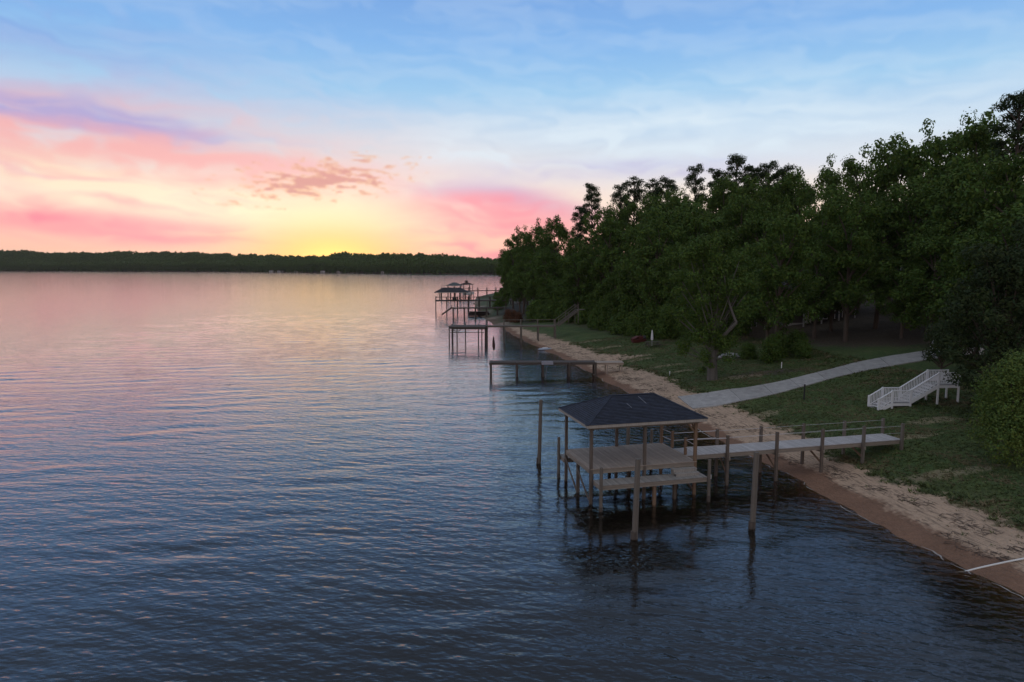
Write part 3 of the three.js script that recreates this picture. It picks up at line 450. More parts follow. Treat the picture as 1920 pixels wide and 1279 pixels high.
{ // farthest dock: gazebo, boathouse and a boat on its lift
  const G = thing('gazebo', 'gazebo with brown stepped roof on the farthest dock', 'gazebo', [-19.6, 2.9, -300]);
  const br = new THREE.MeshStandardMaterial({ color: new THREE.Color().setRGB(0.09, 0.05, 0.035), map: shingleMap, roughness: 0.85 });
  for (let i = 0; i < 6; i++) { const a = i * Math.PI / 3; part('post', beam(V(2.6 * Math.cos(a), 0, 2.6 * Math.sin(a)), V(2.6 * Math.cos(a), 2.6, 2.6 * Math.sin(a)), 0.2, 0.2), M.old, G); }
  const cone = new THREE.ConeGeometry(3.7, 1.15, 6); part('roof', cone, br, G).position.y = 3.15; part('cupola', new THREE.CylinderGeometry(0.6, 0.6, 0.4, 6), M.old, G).position.y = 3.75; part('cupola_roof', new THREE.ConeGeometry(1.1, 0.5, 6), br, G).position.y = 4.2;
  part('floor', new THREE.CylinderGeometry(3.3, 3.3, 0.3, 6), M.old, G).position.y = -0.16; for (let i = 0; i < 6; i++) { const a = i * Math.PI / 3, b = a + Math.PI / 3; part('railing', beam(V(2.6 * Math.cos(a), 0.95, 2.6 * Math.sin(a)), V(2.6 * Math.cos(b), 0.95, 2.6 * Math.sin(b)), 0.06, 0.1), M.old, G); }
  for (let i = 0; i < 6; i++) { const a = i * Math.PI / 3; part('support_pile', pole(V(3 * Math.cos(a), -6, 3 * Math.sin(a)), V(3 * Math.cos(a), -0.3, 3 * Math.sin(a)), 0.14, 0.14, 6), M.old, G); }
  const B = thing('boathouse', 'open boathouse with grey green roof beside the gazebo', 'boathouse', [-28.6, 0, -298]);
  hipRoof(B, 0.6, 7.2, 2.8, -2.8, 5.2, 6.4, 3.2, 4.6, 6, new THREE.MeshStandardMaterial({ color: new THREE.Color().setRGB(0.12, 0.15, 0.15), map: shingleMap, roughness: 0.8 }), M.old);
  for (const x of [1.2, 3.9, 6.6]) for (const z of [-2.2, 2.2]) part('post', pole(V(x, -3.5, z), V(x, 5.1, z), 0.13, 0.13, 6), M.old, B);
  part('lift_frame', [beam(V(-1.6, 5.2, 0), V(0.5, 5.2, 0), 0.14, 0.14), beam(V(-1.6, -3, 0), V(-1.6, 5.1, 0), 0.16, 0.16), beam(V(0.2, 3.9, 0.5), V(2, 4.2, 0.5), 0.2, 0.3)], M.old, B);
  part('deck', box(0.4, 2.4, -2.6, 8, 2.65, 2.6), M.old, B);
  const W = thing('lift_boat', 'white boat raised on a lift below the gazebo', 'boat', [-18.4, 2.0, -292], 0);
  const hg = new THREE.BoxGeometry(5, 1.1, 2.2, 14, 3, 5), p = hg.attributes.position; for (let i = 0; i < p.count; i++) { const f = p.getX(i) / 5 + 0.5, y = p.getY(i) / 1.1 + 0.5; p.setZ(i, p.getZ(i) * (1 - 0.85 * Math.max(0, (f - 0.5) / 0.5) ** 2) * (0.5 + 0.5 * y)); p.setY(i, p.getY(i) + 0.3 * Math.max(0, f - 0.5)); } hg.computeVertexNormals();
  part('hull', hg, M.white, W); part('canopy', box(-1.6, 0.75, -0.8, 0.6, 0.85, 0.8), plain(0.05, 0.06, 0.09, 0.8), W); for (const x of [-1.5, 0.5]) for (const z of [-0.7, 0.7]) part('canopy_post', pole(V(x, 0.4, z), V(x, 0.76, z), 0.03, 0.03, 6), M.metal, W);
  for (const x of [-1.8, 1.4]) part('lift_post', pole(V(x, -5, 1.4), V(x, 1.2, 1.4), 0.1, 0.1, 6), M.old, W); part('lift_beam', beam(V(-2, -0.62, 0), V(1.8, -0.62, 0), 0.3, 0.16), M.old, W);
  const F = thing('far_dock', 'long post lined walkway leading from gazebo to the shore', 'dock', [-31, 0, -302]); pier(F, [0, 0], [40, -8], 2.2, 2.8, { spacing: 4, start: 0.2, top: 4.1, r: 0.13 });
  const C = thing('dock_locker', 'brown storage locker at the shore end of the farthest dock', 'locker', [-5.4, 2.8, -306]); part('body', box(0, 0.01, -1, 5, 1.0, 1), wood(0.1, 0.06, 0.05), C); part('lid', box(-0.1, 1.01, -1.1, 5.1, 1.12, 1.1), wood(0.08, 0.05, 0.04), C);
}

// ---------------------------------------------------------------- white stairs on the lawn
{
  const S = thing('white_stairs', 'white painted outdoor stairs with landing and baluster rails on the lawn', 'stairs', [29.3, 1.82, -54.5], 3 * R);
  const w = 1.45, wh = M.white, rise = 0.178, run = 0.278;
  const flight = (x0, y0, n) => {
    for (let i = 0; i < n; i++) { part('tread', box(x0 + i * run - 0.02, y0 + (i + 1) * rise - 0.04, -w + 0.06, x0 + (i + 1) * run, y0 + (i + 1) * rise, -0.06), M.tread, S); part('riser', box(x0 + i * run, y0 + i * rise - 0.01, -w + 0.07, x0 + i * run + 0.02, y0 + (i + 1) * rise - 0.042, -0.07), wh, S); }
    const e = [x0 + n * run, y0 + n * rise];
    for (const z of [-0.025, -w + 0.025]) {
      part('stringer', beam(V(x0, y0 + 0.02, z), V(e[0], e[1] - 0.13, z), 0.05, 0.28), wh, S);
      part('handrail', beam(V(x0, y0 + 1.0, z), V(e[0], e[1] + 0.95, z), 0.11, 0.06), wh, S); part('bottom_rail', beam(V(x0, y0 + 0.25, z), V(e[0], e[1] + 0.2, z), 0.05, 0.06), wh, S);
      const nb = Math.round(n * run / 0.13); for (let i = 1; i < nb; i++) { const f = i / nb; part('baluster', beam(V(mix(x0, e[0], f), mix(y0 + 0.25, e[1] + 0.2, f), z), V(mix(x0, e[0], f), mix(y0 + 0.98, e[1] + 0.93, f), z), 0.045, 0.045), wh, S); }
    }
    return e;
  };
  const level = (x0, x1, y) => {
    part('landing', [box(x0, y - 0.04, -w, x1, y, 0)], M.tread, S); part('landing_frame', [box(x0, y - 0.26, -0.05, x1, y - 0.042, 0), box(x0, y - 0.26, -w, x1, y - 0.042, -w + 0.05), box(x0 + 0.002, y - 0.258, -w + 0.052, x0 + 0.05, y - 0.043, -0.052), box(x1 - 0.05, y - 0.258, -w + 0.052, x1 - 0.002, y - 0.043, -0.052)], wh, S);
    for (const z of [-0.025, -w + 0.025]) { part('handrail', beam(V(x0, y + 0.97, z), V(x1, y + 0.97, z), 0.11, 0.06), wh, S); part('bottom_rail', beam(V(x0, y + 0.12, z), V(x1, y + 0.12, z), 0.05, 0.06), wh, S); const nb = Math.round((x1 - x0) / 0.13); for (let i = 1; i < nb; i++) part('baluster', beam(V(mix(x0, x1, i / nb), y + 0.12, z), V(mix(x0, x1, i / nb), y + 0.95, z), 0.045, 0.045), wh, S); }
  };
  const newel = (x, y, z, b) => part('post', beam(V(x, b, z), V(x, y, z), 0.12, 0.12), wh, S);
  const [x1, y1] = flight(0, 0, 4); level(x1, x1 + 1.5, y1); const [x2, y2] = flight(x1 + 1.5, y1, 8); level(x2, x2 + 1.7, y2);
  for (const z of [-0.03, -w + 0.03]) { newel(0, 1.08, z, -0.3); newel(x1, y1 + 1.03, z, -0.2); newel(x1 + 1.5, y1 + 1.03, z, -0.2); newel(x2, y2 + 1.03, z, -0.1); newel(x2 + 1.7, y2 + 1.03, z, 0); }
}

// ---------------------------------------------------------------- small things on the lawn and beach
const onGround = (x, z, lift = 0) => [x, ground(x, z) + lift, z];
{
  let m = solo('fence_post', beam(V(0, -0.3, 0), V(0.02, 1.35, 0), 0.1, 0.1), M.dark, 'thin black post standing alone beside the concrete ramp', 'post'); m.position.set(...onGround(25.7, -60.1));
  m = solo('marker_stake', pole(V(0, -0.2, 0), V(0, 0.72, 0), 0.05, 0.05, 8), M.white, 'white marker stake beside bare earth above the ramp', 'stake'); m.position.set(...onGround(29.3, -74.6));
  m = solo('marker_stake', pole(V(0, -0.2, 0), V(0.03, 0.5, 0), 0.05, 0.05, 8), M.white, 'short white stake on the lawn near the beach edge', 'stake'); m.position.set(...onGround(17.9, -77.9));
  const rg = new THREE.IcosahedronGeometry(0.8, 4), p = rg.attributes.position; for (let i = 0; i < p.count; i++) { const k = 1 + 0.28 * N3(p.getX(i) * 1.6, p.getY(i) * 1.6, p.getZ(i) * 1.6); p.setXYZ(i, p.getX(i) * k * 1.5, p.getY(i) * k * 0.6, p.getZ(i) * k); } rg.computeVertexNormals();
  m = solo('boulder', rg, plain(0.3, 0.3, 0.31, 0.9), 'grey boulder in the grass behind the lone tree', 'boulder'); m.position.set(...onGround(26.6, -84.2, 0.2));
  m = solo('boulder', rg, plain(0.26, 0.26, 0.25, 0.9), 'smaller grey boulder beside the bigger one', 'boulder'); m.position.set(...onGround(28.3, -84.8, 0.1)); m.scale.setScalar(0.5);
  const T = thing('picnic_table', 'dark wooden picnic table on the lawn under a folded umbrella', 'table', onGround(20.3, -99.3), 8 * R);
  for (const [y, z, w] of [[0.75, 0, 0.8], [0.45, -0.75, 0.28], [0.45, 0.75, 0.28]]) for (let k = 0; k < Math.round(w / 0.14); k++) part(y > 0.6 ? 'table_board' : 'bench_board', box(-1.1, y - 0.04, z - w / 2 + k * 0.14, 1.1, y, z - w / 2 + k * 0.14 + 0.13), M.old, T);
  for (const x of [-0.8, 0.8]) { part('leg', beam(V(x, 0, -0.75), V(x, 0.72, -0.25), 0.06, 0.1), M.old, T); part('leg', beam(V(x, 0, 0.75), V(x, 0.72, 0.25), 0.06, 0.1), M.old, T); part('cross_bar', beam(V(x + 0.06, 0.38, -0.85), V(x + 0.06, 0.38, 0.85), 0.05, 0.09), M.old, T); }
  const U = thing('folded_umbrella', 'white folded patio umbrella standing at the picnic table', 'umbrella', onGround(20.4, -100.4));
  part('pole', pole(V(0, 0, 0), V(0, 2.35, 0), 0.025, 0.025, 8), M.white, U); const ug = new THREE.LatheGeometry([[0.14, 0], [0.17, 0.2], [0.13, 0.8], [0.08, 1.3], [0.02, 1.5]].map(([x, y]) => new THREE.Vector2(x, y)), 14); const up = ug.attributes.position; for (let i = 0; i < up.count; i++) { const a = Math.atan2(up.getZ(i), up.getX(i)), k = 1 + 0.2 * Math.sin(a * 7); up.setX(i, up.getX(i) * k); up.setZ(i, up.getZ(i) * k); } ug.computeVertexNormals(); part('canopy', ug, plain(0.75, 0.75, 0.76, 0.8), U).position.y = 0.85;
  const B = thing('pedal_boat', 'small red boat pulled up on the grass at the edge of the wood', 'boat', onGround(19.4, -105.6), 12 * R);
  const bg = new THREE.BoxGeometry(2.3, 0.55, 1.4, 14, 4, 6), bp = bg.attributes.position; for (let i = 0; i < bp.count; i++) { const f = Math.abs(bp.getX(i) / 2.3) * 2, y = bp.getY(i) / 0.55 + 0.5; bp.setZ(i, bp.getZ(i) * (1 - 0.4 * f ** 3) * (0.75 + 0.25 * y)); bp.setX(i, bp.getX(i) * (0.88 + 0.12 * y)); } bg.computeVertexNormals(); part('hull', bg, plain(0.09, 0.018, 0.016, 0.7), B).position.y = 0.3;
  part('cowling', [beam(V(-0.95, 0.6, 0), V(-0.2, 0.95, 0), 1.1, 0.08), box(-0.2, 0.58, -0.5, 0.55, 0.98, 0.5)], plain(0.1, 0.022, 0.02, 0.7), B); part('seat', [box(0.6, 0.58, -0.5, 1.0, 0.75, 0.5), box(0.92, 0.752, -0.5, 1.0, 1.05, 0.5)], M.dark, B);
  const K = thing('beached_kayak', 'small blue and white kayak beached at the waterline', 'kayak', [5.3, 0.06, -110.4], 20 * R);
  const kg = new THREE.SphereGeometry(1, 20, 12), kp = kg.attributes.position; for (let i = 0; i < kp.count; i++) kp.setXYZ(i, kp.getX(i) * 1.25, kp.getY(i) * 0.22, kp.getZ(i) * 0.38); kg.computeVertexNormals(); part('hull', kg, plain(0.35, 0.42, 0.52, 0.5), K).position.y = 0.1; const ck = new THREE.TorusGeometry(0.3, 0.05, 8, 20); ck.rotateX(Math.PI / 2); ck.scale(1.4, 1, 0.8); part('cockpit_rim', ck, M.white, K).position.y = 0.31;
  const curve = new THREE.CatmullRomCurve3([V(19.5, -0.14, -29.3), V(20.6, 0.08, -29.45), V(21.8, 0.3, -29.55), V(23.2, 0.56, -29.6), V(25.5, 1.1, -29.5)]); solo('white_pipe', new THREE.TubeGeometry(curve, 30, 0.04, 10), plain(0.72, 0.74, 0.72, 0.5), 'white pipe running from the beach into the water', 'pipe');
}

// ---------------------------------------------------------------- house among the trees, vehicle by the drive
{
  const g0 = ground(45, -105), Hs = thing('lake_house', 'two storey lake house with porch and white dormer windows among the trees', 'house', [41.5, g0 - 0.3, -104.5], 6 * R);
  const siding = wood(0.1, 0.085, 0.075), roofM = new THREE.MeshStandardMaterial({ color: new THREE.Color().setRGB(0.09, 0.085, 0.1), map: shingleMap, roughness: 0.85 }), glass = new THREE.MeshPhysicalMaterial({ color: new THREE.Color().setRGB(0.05, 0.06, 0.07), roughness: 0.06 });
  part('wall', [box(0, 0, -8, 10, 5.6, 0)], siding, Hs);
  part('foundation', box(-0.05, -0.6, -8.05, 10.05, 0.35, 0.05), plain(0.42, 0.4, 0.38, 0.9), Hs);
  const gable = new THREE.Shape([[-0.6, 0], [4.0 + 0, 3.0], [8.6, 0], [8.6, -0.2], [4.0, 2.8], [-0.6, -0.2]].map(([a, b]) => new THREE.Vector2(a, b)));
  const rg = new THREE.ExtrudeGeometry(gable, { depth: 11, bevelEnabled: false }); rg.rotateY(Math.PI / 2); rg.translate(-0.5, 5.5, 0); part('roof', rg, roofM, Hs);
  const D = part('dormer', [box(3.2, 5.7, -2.6, 6.0, 7.6, -0.35)], M.white, Hs); const dr = new THREE.ExtrudeGeometry(new THREE.Shape([[-0.3, 0], [1.4, 0.8], [3.1, 0]].map(([a, b]) => new THREE.Vector2(a, b))), { depth: 2.6, bevelEnabled: false }); dr.translate(3.2, 7.605, -2.75); part('dormer_roof', dr, roofM, D);
  const win = (x, y, z, w, h, parent = Hs) => { const f = part('window', [box(x, y, z, x + w, y + 0.09, z + 0.07), box(x, y + h - 0.09, z, x + w, y + h, z + 0.07), box(x, y + 0.092, z, x + 0.09, y + h - 0.092, z + 0.07), box(x + w - 0.09, y + 0.092, z, x + w, y + h - 0.092, z + 0.07), box(x + w / 2 - 0.03, y + 0.092, z, x + w / 2 + 0.03, y + h - 0.092, z + 0.06)], M.white, parent); if (parent === Hs) part('pane', box(x + 0.06, y + 0.06, z + 0.005, x + w - 0.06, y + h - 0.06, z + 0.03), glass, f); else part('glazing', box(x + 0.06, y + 0.06, z + 0.005, x + w - 0.06, y + h - 0.06, z + 0.03), glass, parent); };
  win(3.6, 6.0, -0.345, 0.9, 1.2, D); win(4.75, 6.0, -0.345, 0.9, 1.2, D); win(6.6, 4.2, 0.005, 1.3, 1.2); win(8.2, 4.2, 0.005, 1.2, 1.2); win(1, 3.4, 0.005, 1.2, 1.3); win(5.2, 0.9, 0.005, 1.3, 1.4); win(7.6, 0.9, 0.005, 1.3, 1.4);
  const P = part('porch', [box(1.2, 2.55, 0.02, 9.6, 2.75, 2.6)], M.old, Hs); part('porch_roof', beam(V(5.4, 5.1, 0.05), V(5.4, 4.55, 2.9), 8.8, 0.12), roofM, Hs);
  for (const x of [1.4, 4.2, 6.9, 9.4]) { part('porch_post', beam(V(x, 2.75, 2.4), V(x, 4.55, 2.4), 0.12, 0.12), M.white, Hs); part('pier_post', beam(V(x, -1.0, 2.4), V(x, 2.54, 2.4), 0.16, 0.16), M.grey[0], Hs); }
  part('railing', [beam(V(1.4, 3.6, 2.42), V(9.4, 3.6, 2.42), 0.06, 0.08), beam(V(1.4, 2.95, 2.42), V(9.4, 2.95, 2.42), 0.05, 0.06)], M.grey[1], P);
  const d = part('door', box(2.9, 0.3, 0.005, 3.9, 2.4, 0.06), plain(0.5, 0.5, 0.48, 0.6), Hs); part('handle', new THREE.SphereGeometry(0.05, 8, 8), M.metal, d).position.set(3.78, 1.3, 0.1);
  const A = thing('arbor', 'grey timber arbor frame beside the lake house', 'arbor', onGround(36.2, -104.5, -0.1), 10 * R);
  for (const x of [0, 2.2, 4.4]) for (const z of [0, -2.4]) part('post', beam(V(x, -0.4, z), V(x, 2.5, z), 0.13, 0.13), M.grey[1], A); for (const z of [0, -2.4]) part('beam', beam(V(-0.3, 2.6, z), V(4.7, 2.6, z), 0.1, 0.2), M.grey[1], A); for (let i = 0; i < 8; i++) part('rafter', beam(V(i * 0.63, 2.74, 0.3), V(i * 0.63, 2.74, -2.7), 0.05, 0.1), M.grey[1], A);
  const C = thing('parked_van', 'white vehicle parked at the top of the ramp behind dark foliage', 'vehicle', onGround(45.4, -70.2, 0.12), 184 * R);
  const shell = new THREE.Shape([[-2.2, 0.45], [-2.25, 0.95], [-1.3, 1.12], [-0.55, 1.75], [1.9, 1.8], [2.2, 1.2], [2.2, 0.45]].map(([a, b]) => new THREE.Vector2(a, b))); const bg = new THREE.ExtrudeGeometry(shell, { depth: 1.6, bevelEnabled: true, bevelSize: 0.08, bevelThickness: 0.08, bevelSegments: 3 }); bg.translate(0, 0, -0.8); part('body', bg, plain(0.75, 0.76, 0.78, 0.3), C);
  for (const z of [-0.885, 0.885]) for (const [x0, x1] of [[-0.5, 0.45], [0.55, 1.75]]) part('side_window', box(x0, 1.2, z - 0.006, x1, 1.66, z + 0.006), glass, C); part('windscreen', beam(V(-1.3, 1.2, 0), V(-0.68, 1.76, 0), 1.5, 0.03), glass, C);
  for (const x of [-1.4, 1.4]) for (const z of [-0.82, 0.82]) { const w = part('wheel', new THREE.CylinderGeometry(0.36, 0.36, 0.24, 20).rotateX(Math.PI / 2), M.dark, C); w.position.set(x, 0.36, z); part('rim', new THREE.CylinderGeometry(0.2, 0.2, 0.26, 16).rotateX(Math.PI / 2), M.metal, w); }
  for (const z of [-0.6, 0.6]) part('headlight', box(-2.36, 0.78, z - 0.18, -2.3, 0.95, z + 0.18), M.rail, C);
}

// ---------------------------------------------------------------- trees
const LEAF = { // base colours of the foliage
  hardwood: [0.088, 0.146, 0.03], pine: [0.038, 0.06, 0.022], cedar: [0.044, 0.066, 0.024], brown: [0.14, 0.07, 0.04], shrub: [0.13, 0.19, 0.045],
};
const leafMat = {}; for (const [k, c] of Object.entries(LEAF)) leafMat[k] = new THREE.MeshPhysicalMaterial({ color: new THREE.Color().setRGB(...c), vertexColors: true, roughness: 0.7, specularIntensity: 0.15, side: THREE.DoubleSide, transmission: 0.3, thickness: 0 });
const bark = wood(0.13, 0.1, 0.08, 0.95), barkPale = wood(0.17, 0.16, 0.145, 0.95);
class Leaves {
  constructor(seed) { this.p = []; this.c = []; this.i = []; this.r = rand(seed); }
  leaf(x, y, z, nx, ny, nz, L, W) {
    const r = this.r, n = V(nx, ny, nz).normalize(), t = V(r() - 0.5, r() - 0.5, r() - 0.5).cross(n).normalize(), b = n.clone().cross(t), k = this.p.length / 3, f = 0.18 * L;
    this.p.push(x + t.x * L, y + t.y * L, z + t.z * L, x + b.x * W + n.x * f, y + b.y * W + n.y * f, z + b.z * W + n.z * f, x - t.x * L * 0.8, y - t.y * L * 0.8, z - t.z * L * 0.8, x - b.x * W + n.x * f, y - b.y * W + n.y * f, z - b.z * W + n.z * f);
    const v = 0.7 + 0.6 * r(), w = (r() - 0.5) * 0.35; for (let q = 0; q < 4; q++) this.c.push(v * (1 + w), v, v * (1 - w)); this.i.push(k, k + 1, k + 3, k + 1, k + 2, k + 3);
  }
  clump(c, rad, n, L, { flat = 1, W = 0.55, fill = 0.55, up = 0.35 } = {}) {
    const r = this.r, s = r() * 100;
    for (let i = 0; i < n; i++) {
      let x, y, z; do { x = r() * 2 - 1; y = r() * 2 - 1; z = r() * 2 - 1; } while (x * x + y * y + z * z > 1 || x * x + y * y + z * z < 0.02);
      const l = Math.hypot(x, y, z); x /= l; y /= l; z /= l;
      const lump = 0.85 + 0.38 * N3(x * 1.9 + s, y * 1.9, z * 1.9), q = rad * lump * (fill + (1.06 - fill) * Math.sqrt(r()));
      const j = 0.75; this.leaf(c.x + x * q, c.y + y * q * flat, c.z + z * q, x + (r() - 0.5) * 2 * j, y + up + (r() - 0.5) * 2 * j, z + (r() - 0.5) * 2 * j, L * (0.45 + 1.05 * r()), L * W * (0.5 + 0.9 * r()));
    }
  }
  build() { const g = new THREE.BufferGeometry(); g.setAttribute('position', new THREE.Float32BufferAttribute(this.p, 3)); g.setAttribute('color', new THREE.Float32BufferAttribute(this.c, 3)); g.setIndex(this.i); g.computeVertexNormals(); return g; }
}
function limb(a, b, r0, r1, bend, r, seg = 6, n = 6) {
  const m = a.clone().lerp(b, 0.5).add(V((r() - 0.5) * bend, (r() - 0.3) * bend * 0.6, (r() - 0.5) * bend)), cv = new THREE.QuadraticBezierCurve3(a, m, b), g = new THREE.TubeGeometry(cv, n, 1, seg), p = g.attributes.position, u = g.attributes.uv;
  for (let i = 0; i < p.count; i++) { const f = u.getX(i), c = cv.getPoint(f), k = mix(r0, r1, f); p.setXYZ(i, c.x + (p.getX(i) - c.x) * k, c.y + (p.getY(i) - c.y) * k, c.z + (p.getZ(i) - c.z) * k); u.setXY(i, u.getY(i) * 1.2, f * a.distanceTo(b)); }
  return g;
}
const hold = new THREE.Group();       // the pattern trees are built here and copied from here
function treeOf(name, geoms) { const o = new THREE.Group(); o.name = name; for (const [n, g, m] of geoms) { const c = part(n, g, m, o); if (n === 'crown') c.userData.kind = 'stuff'; } hold.add(o); return o; }
function broad(seed, H, Rr, { base = 0.13, clumps = 170, leaves = 12500, L = 0.215, mat = 'hardwood', top = 1, lean = 0 } = {}) {
  const r = rand(seed), lv = new Leaves(seed + 1), cs = [], ends = [];
  const lop = r() * 6.28;
  const boughs = 15 + Math.floor(r() * 5);
  for (let i = 0; i < boughs; i++) {                      // boughs round the trunk, each a cluster of small puffs
    const f = (i + 0.5) / boughs, y = mix(base + 0.06, 0.9, f), prof = Math.sin(Math.PI * clamp((y - base * 0.4) / (1.1 - base * 0.4), 0, 1)) ** 0.7 * (0.62 + 0.6 * r()), a = i * 2.4 + r() * 0.9, q = Rr * prof * (0.42 + 0.3 * r()) * top ** (f * 2), br = Rr * (0.3 + 0.16 * r()) * (1.12 - 0.4 * f);
    const B = V(Math.cos(a) * q + Math.cos(lop) * lean * y, y * H + (r() - 0.5) * 0.1 * H, Math.sin(a) * q + Math.sin(lop) * lean * y); ends.push(B);
    const puffs = Math.round(clumps / boughs * (0.7 + 0.6 * r()));
    for (let k = 0; k < puffs; k++) { const u = r() * 6.283, v = r() * 1.75 - 0.75, w = Math.sqrt(Math.max(0, 1 - Math.min(1, v * v))), e = br * (0.55 + 0.5 * r()); cs.push([V(B.x + Math.cos(u) * w * e * 1.15, B.y + v * e * 0.85, B.z + Math.sin(u) * w * e * 1.15), Rr * (0.105 + 0.1 * r())]); }
  }
  cs.push([V(Math.cos(lop) * lean, H * 0.96, Math.sin(lop) * lean), Rr * 0.16]);
  const area = cs.reduce((s, [, q]) => s + q * q, 0); for (const [c, q] of cs) lv.clump(c, q * 1.2, Math.round(leaves * q * q / area), L, { flat: 0.82, fill: 0.3 });
  const tr = [limb(V(0, -0.6, 0), V(Math.cos(lop) * lean * 0.5, H * 0.62, Math.sin(lop) * lean * 0.5), H * 0.019, H * 0.008, 0.5, r, 9, 8)], br = [];
  ends.forEach((c) => { { const y = Math.min(H * 0.6, Math.max(H * 0.16, c.y - H * 0.14 - r() * H * 0.08)); br.push(limb(V(Math.cos(lop) * lean * 0.5 * y / (H * 0.62), y, Math.sin(lop) * lean * 0.5 * y / (H * 0.62)), c, H * 0.008, H * 0.0025, 1.4, r, 5, 5)); } });
  return treeOf('tree', [['trunk', tr, bark], ['branch', br, bark], ['crown', lv.build(), leafMat[mat]]]);
}
function pine(seed, H, Rr) {
  const r = rand(seed), lv = new Leaves(seed + 1), br = [], cs = [];
  for (let i = 0; i < 34; i++) { const f = i / 33, y = H * mix(0.5, 0.97, f), a = i * 2.4 + r(), q = Rr * (1 - 0.72 * f ** 1.4) * (0.35 + 0.65 * r()), c = V(Math.cos(a) * q, y + 0.03 * H * r(), Math.sin(a) * q); cs.push([c, Rr * (0.17 + 0.12 * r())]); br.push(limb(V(0, y - 0.05 * H, 0), c, H * 0.004, H * 0.0015, 0.6, r, 5, 4)); }
  cs.push([V(0, H * 0.97, 0), Rr * 0.16]);
  const area = cs.reduce((s, [, q]) => s + q * q, 0); for (const [c, q] of cs) lv.clump(c, q * 1.15, Math.round(8000 * q * q / area), 0.24, { flat: 0.55, W: 0.28, fill: 0.2 });
  return treeOf('tree', [['trunk', [limb(V(0, -0.6, 0), V(0, H * 0.97, 0), H * 0.012, H * 0.003, 0.5, r, 8, 8)], bark], ['branch', br, bark], ['crown', lv.build(), leafMat.pine]]);
}
const kinds = [[broad(101, 18, 5.5), broad(102, 18, 5.5, { base: 0.15, clumps: 160 }), broad(103, 18, 5.5, { base: 0.1, clumps: 190 }), broad(104, 18, 5.5, { base: 0.2, clumps: 150, lean: 1.4 })], [broad(111, 18, 4.4, { base: 0.1, clumps: 150, top: 0.8 }), broad(112, 18, 4.4, { base: 0.14, clumps: 140, top: 0.78, lean: 0.8 })], [pine(121, 24, 4.2), pine(122, 24, 4.4), pine(123, 24, 4.0)]];
const unit = [[18, 11], [18, 8.8], [24, 8.4]], rt = rand(31);
